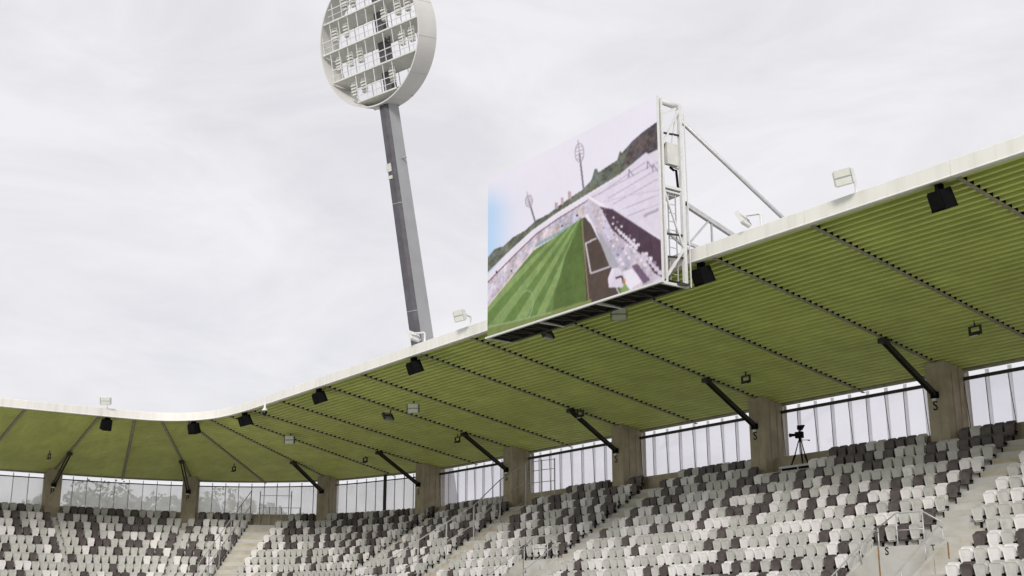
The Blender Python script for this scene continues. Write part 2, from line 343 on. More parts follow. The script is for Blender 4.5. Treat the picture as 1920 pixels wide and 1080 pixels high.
# ------------------------------------------------------------------ columns with braces and letters
def brace_pts(u, oc):
    w, f = Wp(u), Fp(u); L = (Vector((f.x, f.y, 0)) - Vector((w.x, w.y, 0))).length
    t = 1 - 4.2 / L; top = f.lerp(w, t); return top
COLS = [i for i, s in enumerate(ST) if s[0]]
COLUMN_LABELS = {}
side_cols = [i for i in COLS if i <= 13]
names_side = {3: 'concrete column just outside the right edge of the picture, with steel brace', 5: 'rightmost stained concrete column marked S, beside the far right windows',
              7: 'stained concrete column marked S just left of the tripod camera', 9: 'concrete column second to the left of the tripod camera',
              11: 'concrete column behind the tall barrier of the wide stairs', 13: 'concrete column standing between the two hazy corner window bays left of the wide stairs',
              15: 'concrete column at the bend of the corner, left of the dark post', 17: 'narrow column marked P right of the tree-filled corner windows', 19: 'leftmost column marked P between the end windows'}
for i in COLS:
    if i not in names_side: continue
    u = float(i); iw, al = inw(u), along(u); w = Wp(u)
    if i == 3: pass
    t = thing('concrete_column', names_side[i], 'column', (w.x + iw.x * 0.6, w.y + iw.y * 0.6, tread_z(u, 0)), 'columns along the back of the stand')
    R = Matrix((al, iw, Vector((0, 0, 1)))).transposed()
    end = i >= 15
    wd = 0.86 if not end else 0.92
    o0, o1 = (-0.25, 1.28) if not end else (-0.2, 0.95)
    zb, zt = tread_z(u, 1) - 0.05, w.z + 0.10
    mb = MB()
    # tapered head: column goes up to the rafter, front top follows the roof slope
    def cp(x, o, z): p = w + al * x + iw * o; p.z = z; return p
    slope = (ZF - ZW) / 13.1
    lo = [cp(-wd / 2, o0, zb), cp(wd / 2, o0, zb), cp(wd / 2, o1, zb), cp(-wd / 2, o1, zb)]
    hi = [cp(-wd / 2, o0, zt + o0 * slope), cp(wd / 2, o0, zt + o0 * slope), cp(wd / 2, o1, zt + o1 * slope), cp(-wd / 2, o1, zt + o1 * slope)]
    mb.add(lo + hi, [(0, 1, 5, 4), (1, 2, 6, 5), (2, 3, 7, 6), (3, 0, 4, 7), (4, 5, 6, 7)])
    mb.build('shaft', 'old_concrete', t)
    # formwork ribs on side faces and front
    for sx in (-1, 1):
        m2 = MB(); x = sx * (wd / 2 + 0.012)
        for oo, hw in ((0.42, 0.018), (0.86, 0.014)):
            m2.bar(cp(x, oo, zb), cp(x, oo, zt + oo * slope - 0.03), 0.024, hw * 2, iw)
        m2.build('formwork_seam', 'old_concrete', t)
    m2 = MB(); m2.bar(cp(-0.06, o1 + 0.008, zb), cp(-0.06, o1 + 0.008, zt + o1 * slope - 0.25), 0.03, 0.016, iw); m2.build('formwork_seam', 'old_concrete', t)
    top = brace_pts(u, o1); top.z -= 0.02
    bot = cp(0.05, o1 + 0.10, w.z - (0.70 if end else 0.90))
    m2 = MB()
    for sx in (-0.08, 0.08): m2.bar(bot + al * sx, top + al * sx, 0.055, 0.155, (top - bot).cross(al))
    m2.box(top, (0.28, 0.36, 0.18), R)
    br = m2.build('brace', 'dark_steel', t)
    m2 = MB(); m2.box(bot - iw * 0.04 - Vector((0, 0, 0.05)), (0.30, 0.16, 0.24), R); m2.build('brace_shoe', 'black', br)
    if i != 15:
        m2 = MB(); m2.box(cp(0.10, o1 + 0.035, w.z - (0.90 if end else 1.12)), (0.19, 0.07, 0.10), R); m2.build('junction_box', 'seat_white', t)
        letter('P' if end else 'S', 0.52, cp(0.10, o1 + 0.002, w.z - (1.16 if end else 1.36)), iw, t)

# ------------------------------------------------------------------ window bays between the columns
def win_label(i):
    return {1: 'window bay outside the right edge', 3: 'glazed window bay at the far right edge of the stand', 5: 'glazed window bay behind the tripod camera, between two S columns',
            7: 'glazed window bay above the rows right of the tall stair barrier gate', 9: 'window bay partly hidden by the rails at the stair head',
            11: 'window bay above the rows just left of the wide stairs', 13: 'window bay with a dark post, right of the bend', 15: 'corner window bay above the stairs with hazy trees',
            17: 'corner window bay filled with trees between two P columns', 19: 'window bay at the left edge, sky behind its panes'}.get(i)
for i in COLS:
    lab = win_label(i)
    if lab is None or i + 2 > NS - 1: continue
    # bay from column i to the next column
    ua, ub = float(i), float(i + 2)
    hwd = 0.47
    # arclength sampling of the window line
    smp = [ua + (ub - ua) * k / 60 for k in range(61)]; pts = [Wp(u) for u in smp]
    cum = [0.0]
    for a, b in zip(pts[:-1], pts[1:]): cum.append(cum[-1] + (b - a).length)
    L = cum[-1]; uat = lambda d: float(np.interp(d, cum, smp))
    far = i >= 13
    t = thing('window_bay', lab, 'window', (*(Wp((ua + ub) / 2).xy), 7.35 + stn((ua + ub) / 2)[7]), 'window bays under the roof')
    n = max(6, round((L - 2 * hwd) / 0.925)); d0 = hwd; pw = (L - 2 * hwd) / n
    zb = lambda u: 7.36 + stn(u)[7]
    ztop = lambda u: Wp(u).z - 0.02
    zr = lambda u: Wp(u).z - 0.27
    for k in range(n):
        a, b = uat(d0 + k * pw + 0.03), uat(d0 + (k + 1) * pw - 0.03)
        # panes lean alternately by a couple of centimetres
        ln = 0.05 if k % 2 else -0.01
        q = [prof(a, 0.02, zb(a)), prof(b, 0.02, zb(b)), prof(b, 0.02 + ln, zr(b) - 0.04), prof(a, 0.02 + ln, zr(a) - 0.04)]
        iw = inw((a + b) / 2) * 0.008
        MB().prism(q, iw, -iw).build('pane', 'pane_far' if far else 'pane', t)
    for k in range(n + 1):
        u = uat(min(max(d0 + k * pw, 0.0), L)); al, iw = along(u), inw(u)
        mb = MB(); b0 = prof(u, 0.05, zb(u)); b1 = prof(u, 0.05, ztop(u))
        if far:
            mb.bar(b0, b1, 0.045, 0.05, iw)
            mb.build('mullion', 'galv', t)
        else:
            mb.bar(b0, b1, 0.17, 0.012, iw)
            mu = mb.build('mullion', 'frost', t)
            sh = 0.12 if k % 2 else 0.0
            m2 = MB(); m2.bar(prof(u, 0.12, zb(u)) - al * (sh - 0.03), prof(u, 0.12, zr(u)) + al * 0.05, 0.02, 0.02, iw); m2.build('tie_rod', 'dark_steel', mu)
    mb = MB(); m2 = MB()
    seg = 1 if i <= 11 else 8
    for k in range(seg):
        a, b = uat(hwd + (L - 2 * hwd) * k / seg), uat(hwd + (L - 2 * hwd) * (k + 1) / seg)
        mb.bar(prof(a, 0.16, zr(a)), prof(b, 0.16, zr(b)), 0.08, 0.07 if far else 0.13)
        m2.bar(prof(a, 0.06, zb(a) - 0.012), prof(b, 0.06, zb(b) - 0.012), 0.14, 0.04)
    mb.build('transom', 'dark_steel' , t); m2.build('sill', 'galv', t)

# ------------------------------------------------------------------ seats
def rounded(w0, w1, z0, z1, r, n=3):
    """outline (x,z): bottom width w0, top width w1"""
    pts = []
    for cx, cz, a0 in ((w0 / 2 - r, z0 + r, -90), (w1 / 2 - r, z1 - r, 0), (-(w1 / 2 - r), z1 - r, 90), (-(w0 / 2 - r), z0 + r, 180)):
        for k in range(n + 1):
            a = math.radians(a0 + 90 * k / n); pts.append((cx + r * math.cos(a), cz + r * math.sin(a)))
    return pts
def shell_part(mb, ol, y0, lean, thick, dish, mi=0):
    """a dished shell in the x-z plane; y is forward"""
    n = len(ol); zc = sum(p[1] for p in ol) / n
    yy = lambda z: y0 + lean * (z - zc)
    fr = [(x, yy(z) + thick, z) for x, z in ol]; fi = [(x * 0.80, yy(zc + (z - zc) * 0.8) + thick - dish, zc + (z - zc) * 0.8) for x, z in ol]
    bk = [(x, yy(z), z) for x, z in ol]
    o = len(mb.v); mb.v += fr + fi + bk
    fs = [(k, (k + 1) % n, n + (k + 1) % n, n + k) for k in range(n)] + [tuple(range(n, 2 * n))] + [((k + 1) % n, k, 2 * n + k, 2 * n + (k + 1) % n) for k in range(n)] + [tuple(range(2 * n, 3 * n))[::-1]]
    mb.f += [tuple(o + i for i in f) for f in fs]; mb.mi += [mi] * len(fs)
def seat_back(): mb = MB(); shell_part(mb, rounded(0.38, 0.455, 0.25, 0.825, 0.085), 0.07, -0.16, 0.035, 0.022); return mb
def seat_pan(): mb = MB(); shell_part(mb, rounded(0.35, 0.42, 0.29, 0.745, 0.075), 0.155, 0.10, 0.045, 0.012); return mb
def seat_bracket():
    mb = MB()
    for sx in (-1, 1): mb.box((sx * 0.205, 0.13, 0.40), (0.028, 0.17, 0.075)); 
    mb.box((0.0, 0.05, 0.31), (0.36, 0.06, 0.05)); mb.box((0.0, 0.03, 0.18), (0.07, 0.05, 0.30)); mb.box((0.225, 0.19, 0.42), (0.03, 0.05, 0.05))
    return mb
CN = ['seat_dark', 'seat_light', 'seat_white']
CW = ['dark grey', 'light grey', 'white']
ME_B = {c: seat_back().mesh('backrest_' + c, c) for c in CN}; ME_P = {c: seat_pan().mesh('seat_pan_' + c, c) for c in CN}
ME_K = seat_bracket().mesh('seat_bracket', 'black')
# aisles: blocks of u between aisles.   (u0,u1)
AX = [(-26.15, -24.75), (-46.0, -44.45), (-56.9, -54.6), (-65.6, -64.2)]
ux = [(u_of_x(b), u_of_x(a)) for a, b in AX]
AIS = ux + [(15.62, 16.05), (16.96, 17.05), (18.97, 19.05)]
seats = []     # (pos, angle, colour, row, block, k)
def pick(row, u):
    r = random.random(); f = min(1.0, row / 7.0)
    pd = 0.62 * (1 - f) + 0.21 * f; pw = 0.13 * (1 - f) + 0.30 * f
    if u > 14: pd *= 0.75; pw *= 0.7
    if row == 0: pd, pw = 0.76, 0.02
    return 0 if r < pd else (2 if r > 1 - pw else 1)
for row in range(NROW - 1):
    bounds = [2.2] + [e for a in AIS for e in a] + [21.5]
    for bi in range(0, len(bounds), 2):
        a, b = bounds[bi], bounds[bi + 1]
        off = O_SEAT + TREAD * row
        smp = np.linspace(a, b, max(8, int((b - a) * 14)))
        pts = [prof(u, off, 0) for u in smp]; cum = [0.0]
        for p, q in zip(pts[:-1], pts[1:]): cum.append(cum[-1] + (q - p).length)
        n = int((cum[-1] - 0.10) / 0.475)
        last = -1
        for k in range(n):
            d = (k + 0.5) * cum[-1] / n; u = float(np.interp(d, cum, smp)); p = prof(u, off, tread_z(u, row)); x = p.x
            col = pick(row, u)
            if col == 0 and last == 0 and random.random() < 0.35: col = 1
            last = col
            if u < 12.5:
                if any(v[0] - 0.25 < x < v[1] + 0.25 and v[2] - VROWS * TREAD - 0.2 < p.y < v[2] + 0.28 for v in VOMS): continue
                if row == 0 and any(abs(x - ST[c][1][0]) < 0.72 for c in COLS if c <= 13): continue
                if row == 0 and -38.1 < x < -34.9: continue
                if row == 1 and -38.2 < x < -35.1: continue
                if row < 2 and -25.2 < x < -24.0: continue
                if row >= 8 and -25.1 < x < -23.55: continue
                if row == 0 and -46.5 < x < -44.0: continue
                if row == 0 and -54.8 < x < -52.6: continue
            elif row == 0 and any(abs(u - c) < 0.13 for c in COLS if c > 13): continue
            if 15.55 < u < 16.4 and row == 0 and u < 15.7: continue
            iw = inw(u); seats.append((p, math.atan2(iw.y, iw.x) - math.pi / 2, col, row, bi // 2, k, n))
def vis(s):
    x, y, z = proj(s[0] + Vector((0, 0, 0.6))); return z if (6 < x < 1914 and y < 1074) else 1e9
order = sorted(range(len(seats)), key=lambda i: vis(seats[i]))
near = set(order[:300])
for i in order[:300]:
    p, ang, c, row, blk, k, n = seats[i]
    if blk == 0: where = '%s right of right-hand stairs' % ORD(n - k)
    elif blk == 1: where = '%s left of right-hand stairs' % ORD(k + 1)
    else: where = '%s left of second stairs' % ORD(k + 1)
    root = bpy.data.objects.new('stadium_seat', ME_B[CN[c]]); COL.objects.link(root); root.location = p; root.rotation_euler = (random.gauss(0, 0.012), random.gauss(0, 0.010), ang + random.gauss(0, 0.02))
    root['label'] = '%s stadium seat, %s, %s row from top' % (CW[c], where, ORD(row + 1)); root['category'] = 'seat'; root['group'] = 'tip-up seats of the stand'
    for nm, me in (('seat_pan', ME_P[CN[c]]), ('bracket', ME_K)):
        o = bpy.data.objects.new(nm, me); COL.objects.link(o); o.parent = root
tm = MB()
sb, sp, sk = seat_back(), seat_pan(), seat_bracket()
base_v = np.array(sb.v + sp.v + sk.v); nb, npn = len(sb.v), len(sp.v)
base_f = [f for f in sb.f] + [tuple(i + nb for i in f) for f in sp.f] + [tuple(i + nb + npn for i in f) for f in sk.f]
nbf = len(sb.f) + len(sp.f); nkf = len(sk.f)
V, Fa, MI = [], [], []
for idx, s in enumerate(seats):
    if idx in near: continue
    p, ang, c = s[:3]; ang += random.gauss(0, 0.02); ca, sa = math.cos(ang), math.sin(ang); o = len(V) * len(base_v)
    jz = random.uniform(-0.012, 0.012)
    V.append(np.stack([base_v[:, 0] * ca - base_v[:, 1] * sa + p.x, base_v[:, 0] * sa + base_v[:, 1] * ca + p.y, base_v[:, 2] + p.z + jz], 1))
    Fa += [tuple(i + o for i in f) for f in base_f]; MI += [c] * nbf + [3] * nkf
me = bpy.data.meshes.new('farther_seats'); me.from_pydata(np.concatenate(V).tolist(), [], Fa)
for m_ in CN + ['black']: me.materials.append(M[m_])
me.polygons.foreach_set('material_index', MI); me.update()
link('farther_seats', me, kind='stuff', label='rows of dark, light grey and white seats farther along the stand and round the corner', category='seats')

# ------------------------------------------------------------------ stairs in the aisles
SL = ['right-hand concrete stairs climbing past the S stairwell to the windows', 'narrow concrete stairs between the tripod block and the next block', 'wide ochre concrete stairs beside the tall barrier',
      'narrow stairs in front of the column left of the wide stairs', 'ochre corner stairs beside the tall corner barrier']
for (ua, ub), lab in zip(AIS[:5], SL):
    um = (ua + ub) / 2
    t = thing('aisle_stairs', lab, 'stairs', tuple(prof(um, O_SEAT + 6, tread_z(um, 8))), 'stairs between the seat blocks')
    for i in range(0, 16):
        if lab.startswith('right-hand') and i >= 8: continue
        mb = MB()
        o0, o1 = O_SEAT + TREAD * (i + 1) - 0.002, O_SEAT + TREAD * (i + 1) + 0.36
        q = []
        for u in (ua, ub):
            zt = (tread_z(u, i) + tread_z(u, i + 1)) / 2 + 0.004; zl = tread_z(u, i + 1) - 0.01
            q.append([prof(u, o0, zl), prof(u, o0, zt), prof(u, o1, zt), prof(u, o1, zl)])
        mb.add(q[0] + q[1], [(0, 1, 2, 3), (7, 6, 5, 4), (1, 5, 6, 2), (2, 6, 7, 3)])
        mb.build('step', 'ochre' if lab.find('ochre') >= 0 or i < 3 else 'concrete', t)

# ------------------------------------------------------------------ stairwells (openings in the terrace)
for vi, (x0, x1, yb, r0) in enumerate(VOMS):
    u0 = u_of_x((x0 + x1) / 2); zat = lambda y: tread_z(u0, 0) - 0.49 / TREAD * (42 - O_SEAT - TREAD - y) + 0.0      # line along the step edges
    yf = yb - VROWS * TREAD
    t = thing('stairwell', ['concrete stairwell opening with a letter S on its wall, at the lower right', 'concrete stairwell opening with rails at the bottom centre'][vi], 'stairwell', ((x0 + x1) / 2, yb, GZ), 'stairwells in the terrace')
    mb = MB(); zt = zat(yb) + 0.05; mb.box(((x0 + x1) / 2, yb + 0.07, (zt + GZ) / 2), (x1 - x0 + 0.30, 0.16, zt - GZ)); mb.build('back_wall', 'concrete', t)
    for sx, xx in ((-1, x0 - 0.075), (1, x1 + 0.075)):
        o = [Vector((xx, yb - 0.012, GZ)), Vector((xx, yb - 0.012, zat(yb) + 0.10)), Vector((xx, yf, zat(yf) + 0.10)), Vector((xx, yf, GZ))]
        MB().prism(o, (0.075, 0, 0), (-0.075, 0, 0)).build('side_wall', 'concrete', t)
    for xx in (x0 - 0.13, x1 + 0.13):       # stepped end faces of the terrace beside the opening
        st_ = []
        for i_ in range(NROW):
            ya, yc = 42 - O_SEAT - TREAD * i_, 42 - O_SEAT - TREAD * (i_ + 1)
            if ya > yb + 0.9 or yc < yf - 0.1: continue
            st_ += [Vector((xx, min(ya, yb + 0.1), tread_z(u0, i_) - 0.003)), Vector((xx, yc, tread_z(u0, i_) - 0.003))]
        st_ += [Vector((xx, st_[-1].y, GZ)), Vector((xx, st_[0].y, GZ))]
        MB().prism(st_, (0.03, 0, 0), (-0.03, 0, 0)).build('step_end', 'concrete', t)
    MB().box(((x0 + x1) / 2, (yb + yf) / 2, GZ + 0.05), (x1 - x0, yb - yf, 0.06)).build('floor', 'concrete', t)
    MB().box((x0 + 0.03, yb - 0.014, zat(yb) - 0.8), (0.05, 0.012, 1.7)).build('rust_streak', 'rust', t)
    if vi == 0:
        MB().box((x1 + 0.16, yb - 0.012, zat(yb) - 0.38), (0.07, 0.012, 0.9)).build('rust_streak', 'rust', t)
        p = at_y(1663, 1034, yb - 0.014); letter('S', 0.36, p, (0, -1, 0), t)
        p = at_y(1749.5, 1027, yb - 0.014); letter('T', 0.25, p, (0, -1, 0), t)
    else:
        p = at_y(985, 1070, yb - 0.014); letter('S', 0.30, p, (0, -1, 0), t)
    # rails
    rl = thing('stairwell_railing', ['bent steel railing round the stairwell marked S', 'bent steel railing round the stairwell at the bottom centre'][vi], 'railing', ((x0 + x1) / 2, yb, zt), 'railings round the stairwells')
    R_ = 0.024
    def run(pts, nm='rail'): MB().tube(pts, R_, 7).build(nm, 'galv', rl, smooth=True)
    zb = zt
    xs = [x0 + 0.02, x0 + 0.78, x0 + 1.82, x1 - 0.02]
    run([(xs[0], yb + 0.05, zb + 0.62), (xs[1], yb + 0.05, zb + 1.06), (xs[2], yb + 0.05, zb + 1.05), (xs[3], yb + 0.05, zb + 0.66)])
    run([(xs[1], yb + 0.05, zb + 0.50), (xs[2], yb + 0.05, zb + 0.49)])
    for x, h in zip(xs, (0.64, 1.06, 1.05, 0.67)): run([(x, yb + 0.05, zb - 0.25), (x, yb + 0.05, zb + h)], 'post')
    for xx in (xs[0], xs[3]):
        run([(xx, yb + 0.05, zat(yb) + 0.52), (xx, yb - 0.12, zat(yb) + 0.60), (xx, yf + 0.4, zat(yf + 0.4) + 0.60), (xx, yf + 0.2, zat(yf + 0.2) + 0.45)])
        for k in range(4):
            y = yb - 0.9 - k * 1.25; run([(xx, y, zat(y) + 0.08), (xx, y, zat(y) + 0.60)], 'post')

# ------------------------------------------------------------------ tall barriers at the stairs
def barrier(nm, lab, P, H, gate=None):
    """P: base points down the stairs"""
    t = thing('stair_barrier', lab, 'barrier', tuple(P[0]), 'tall barriers along the stairs')
    for p in P: MB().bar(p, p + Vector((0, 0, H)), 0.05, 0.06, (1, 0, 0)).build('post', 'galv', t)
    for h, w_ in ((H - 0.02, 0.045), (H * 0.57, 0.035), (0.32, 0.03)):
        MB().tube([p + Vector((0, 0, h)) for p in P], w_ / 2 + 0.004, 6).build('rail', 'galv', t)
    return t
um = u_of_x(-56.0)
P = [prof(um, O_SEAT + o, tread_z(um, int(o / TREAD))) for o in (0.3, 2.0, 3.7, 5.4, 7.1, 8.8)]
bt = barrier('c', 'tall galvanised barrier with three rails beside the wide stairs', P, 2.35)
for (x, y) in ((-54.8, 41.0), (-53.9, 41.2)):
    MB().bar((x, y, 6.1), (x, y, 9.0), 0.05, 0.06, (1, 0, 0)).build('post', 'galv', bt)
for h in (8.95, 8.45, 7.8): MB().tube([(-56.0, 40.9, h), (-54.8, 41.0, h), (-53.9, 41.2, h)], 0.02, 6).build('rail', 'galv', bt)
P = [prof(15.62, O_SEAT + o, tread_z(15.62, int(o / TREAD))) for o in (0.3, 2.0, 3.7)]
um = 16.07
P = [prof(um, O_SEAT + o, tread_z(um, int(o / TREAD))) for o in (0.3, 1.8, 3.3, 4.8, 6.3, 7.8)]
barrier('k', 'tall galvanised barrier with three rails beside the corner stairs', P, 2.3)
t = thing('landing_railing', 'pale steel posts and rails behind the top seats of the corner', 'railing', tuple(prof(15.6, 1.0, tread_z(15.6, 0))))
ps = [prof(u, O_SEAT + 0.12, tread_z(u, 0)) for u in (15.95, 15.80, 15.62, 15.48, 15.34)]
for k, p in enumerate(ps): MB().bar(p, p + Vector((0, 0, 2.3 if k in (0, 3) else 1.2)), 0.05, 0.05).build('post', 'galv', t)
MB().tube([p + Vector((0, 0, 1.2)) for p in ps], 0.02, 6).build('rail', 'galv', t); MB().tube([p + Vector((0, 0, 2.0)) for p in ps[:4]], 0.02, 6).build('rail', 'galv', t)
p = prof(14.05, 0.28, 7.2); MB().bar(p, p + Vector((0, 0, 2.6)), 0.16, 0.16).build('steel_post', 'dark_steel', label='dark steel post in front of the windows right of the bend', category='post')

# ------------------------------------------------------------------ LED floodlights on brackets
def flood(name, p, aim, label, group, mount='up', tw=0.56):
    """p: foot of the bracket; aim: direction the lamps face"""
    t = bpy.data.objects.new(name, None); COL.objects.link(t); t.location = p; t['label'] = label; t['category'] = 'floodlight'; t['group'] = group
    PINV[t.name] = Matrix.Identity(4)
    aim = Vector(aim).normalized(); ax = aim.cross(Vector((0, 0, 1))).normalized(); upv = ax.cross(aim)
    s = 1 if mount == 'up' else -1
    hor = Vector((aim.x, aim.y, 0)).normalized() if mount != 'side' else ax
    c = Vector((0, 0, 0.30)) + hor * 0.66 if mount == 'up' else Vector((0, 0, -0.42)) + hor * 0.25
    R = Matrix((ax, aim, upv)).transposed()
    st_m = 'white_steel' if mount == 'up' else 'dark_steel'
    mb = MB()
    if mount == 'up': mb.tube([(0, 0, -0.1), (0, 0, 0.34), hor * 0.06 + Vector((0, 0, 0.40)), hor * 0.5 + Vector((0, 0, 0.42))], 0.05, 7)
    else: mb.tube([(0, 0, 0.12), (0, 0, -0.14), hor * 0.08 + Vector((0, 0, -0.30)), c - aim * 0.12], 0.035, 7)
    mb.build('arm', st_m, t)
    yk = MB(); 
    for sx in (-1, 1): yk.box(c + ax * (sx * (tw / 2 + 0.03)) - aim * 0.04, (0.02, 0.16, 0.42), R)
    yk.box(c - aim * 0.12, (tw + 0.08, 0.03, 0.06), R); yk.build('yoke', st_m, t)
    for k in (-1, 1):
        q = c + upv * (k * 0.125); h = MB(); h.box(q, (tw, 0.09, 0.235), R)
        for f in range(4): h.box(q - aim * 0.07 + ax * (f - 1.5) * 0.12, (0.015, 0.06, 0.20), R)
        hb = h.build('lamp_head', 'white_steel' if mount == 'up' else 'galv', t)
        MB().box(q + aim * 0.048, (tw - 0.07, 0.012, 0.185), R).build('lens', 'lens', hb)
    return t
GR = 'LED floodlights of the roof'
def on_fascia(px, py, o=-0.15): p = at_y(px, py, 28.9 - 0.0); return Vector((p.x, 28.9 + 0.12, ZF + 0.55))
TOC = Vector((0.6, -0.75, -0.15))
flood('roof_floodlight', on_fascia(1600, 362), (0.15, -0.95, -0.30), 'white twin floodlight on a bent arm above the fascia at the right', GR)
flood('roof_floodlight', on_fascia(1423, 420), (-0.80, -0.30, -0.45), 'white floodlight seen edge-on above the fascia just right of the screen truss', GR)
flood('roof_floodlight', on_fascia(878, 612), (0.15, -0.95, -0.30), 'white twin floodlight above the fascia left of the screen', GR)
flood('roof_floodlight', on_fascia(792, 642), (-0.80, -0.30, -0.45), 'white floodlight seen edge-on above the fascia in front of the mast', GR)
p = at_z(203, 764, ZF + 0.55); flood('roof_floodlight', p - Vector((0.2, 0, 0)), (0.75, -0.4, -0.5), 'pale floodlight above the curved fascia at the far left', GR)
def under(px, py, y):
    """point on the deck underside near the pixel"""
    d = ray(px, py); s = (ZF + 0.10 + (ZW - ZF) / 13.1 * -28.9) / (d.z - (ZW - ZF) / 13.1 * d.y); return d * s
UL = [(1160, 572, (0.74, -0.62, -0.14), 'floodlight with two pale lenses hanging right below the screen'),
      (1033, 606, (-0.85, -0.2, -0.5), 'floodlight seen edge-on hanging below the left part of the screen'),
      (776, 752, (0.74, -0.62, -0.14), 'twin-lens floodlight under the roof left of the mid rafters'), (733, 766, (-0.85, -0.2, -0.5), 'dark floodlight seen edge-on under the roof beside a twin-lens one'),
      (545, 813, (0.74, -0.62, -0.14), 'twin-lens floodlight under the roof near the corner')]
for px, py, aim, lab in UL: flood('hanging_floodlight', under(px, py, 0), aim, lab, GR, 'down')
def spot(px, py, lab, pt=None):
    p = pt or under(px, py, 0); t = thing('roof_spotlight', lab, 'spotlight', tuple(p), 'small spotlights under the roof', local=True)
    mb = MB(); mb.tube([(0, 0, 0.1), (0, 0, -0.12)], 0.03, 6)
    for sx in (-0.22, 0.22): mb.bar((sx, 0, -0.12), (sx, 0, -0.42), 0.06, 0.07)
    mb.bar((-0.25, 0, -0.12), (0.25, 0, -0.12), 0.07, 0.05); mb.build('yoke', 'dark_steel', t)
    h = MB(); h.box((0, -0.02, -0.38), (0.36, 0.20, 0.10), Matrix.Rotation(0.5, 3, 'X')); hb = h.build('lamp_head', 'dark_steel', t)
    MB().box((0, -0.055, -0.44), (0.30, 0.15, 0.02), Matrix.Rotation(0.5, 3, 'X')).build('lens', 'lens', hb)
for px, py, lab in [(1827, 606, 'small spotlight under the roof at the right edge'), (1398, 700, 'small spotlight under the roof left of the right S columns'), (1088, 766, 'small spotlight beside a brace in the middle of the roof'),
                    (858, 816, 'small spotlight beside a brace right of the corner'), (685, 855, 'small spotlight under the roof near the dark post')]:
    spot(px, py, lab)
for px, py, lab, X in [(439, 872, 'small spotlight under the corner roof', None), (93, 848, 'small spotlight under the roof above the leftmost P column', None)]:
    spot(px, py, lab, at_z(px, py, 10.25 if px > 300 else 10.3))

# ------------------------------------------------------------------ loudspeakers under the roof edge
def speaker(u, lab):
    f = Fp(u); iw = inw(u); al = along(u); p = f - iw * 0.26 + al * (0.62 if u <= 13 else (-0.45 if u > 18 else -0.1))
    p.z = ZF - 0.16
    t = thing('loudspeaker', lab, 'loudspeaker', tuple(p), 'black loudspeakers under the roof edge')
    R = Matrix((al, iw, Vector((0, 0, 1)))).transposed() @ Matrix.Rotation(math.radians(-22), 3, 'X')
    ol = [(x * 0.80, y * 0.80) for x, y in ((-0.45, -0.22), (-0.30, 0.28), (0.30, 0.28), (0.45, -0.22), (0.36, -0.40), (-0.36, -0.40))]
    c = p - Vector((0, 0, 0.30))
    a = [c + R @ Vector((x, y, -0.29)) for x, y in ol]; b = [c + R @ Vector((x * 0.9, y * 0.9, 0.29)) for x, y in ol]
    mb = MB(); n = 6; mb.add(a + b, [tuple(range(n)), tuple(range(n, 2 * n))[::-1]] + [(k, n + k, n + (k + 1) % n, (k + 1) % n) for k in range(n)])
    cb = mb.build('cabinet', 'black', t)
    MB().box(c + R @ Vector((0, 0.245, 0)), (0.42, 0.02, 0.46), R).build('grille', 'flat_black', cb)
    MB().bar(p + Vector((0, 0, 0.28)), p - Vector((0, 0, 0.15)), 0.30, 0.10).build('hanger', 'black', t)
for i, lab in [(3, 'large black loudspeaker under the roof edge at the right'), (5, 'black loudspeaker at the lower right corner of the screen'), (9, 'black loudspeaker under the roof edge below the mast'),
               (11, 'black loudspeaker under the roof edge right of the white dome camera'), (13, 'black loudspeaker under the roof edge left of the white dome camera'), (15.75, 'black loudspeaker under the bend of the roof edge'), (19, 'leftmost black loudspeaker under the curved roof edge')]:
    speaker(i, lab)
# dome camera
p = at_y(497, 757, 28.6); t = thing('dome_camera', 'white dome camera with black globe hanging from the roof edge', 'camera', tuple(p))
MB().tube([p + Vector((0, 0, z)) for z in (0.1, -0.22, -0.27, -0.34, -0.40)], [0.05, 0.06, 0.10, 0.16, 0.165], 12).build('housing', 'white_steel', t, smooth=True)
MB().tube([p + Vector((0, 0, z)) for z in (-0.40, -0.54, -0.64, -0.68)], [0.15, 0.14, 0.09, 0.01], 12).build('globe', 'glass_black', t, smooth=True)

# ------------------------------------------------------------------ big screen
YS = 27.3; SX0, SX1, SZ0, SZ1 = -40.0, -29.76, 11.21, 17.80
scr = thing('video_screen', 'large video screen on a white lattice frame above the roof edge, showing the pitch', 'screen', ((SX0 + SX1) / 2, YS, SZ0))
em = bpy.data.materials.new('screen_picture'); em.use_nodes = True; t_ = em.node_tree; t_.nodes.clear()
o_ = N(t_, 'ShaderNodeOutputMaterial'); e_ = N(t_, 'ShaderNodeEmission'); at_ = N(t_, 'ShaderNodeVertexColor'); at_.layer_name = 'Col'
t_.links.new(at_.outputs['Color'], e_.inputs[0]); e_.inputs[1].default_value = 0.575; t_.links.new(e_.outputs[0], o_.inputs[0])
M['picture'] = em
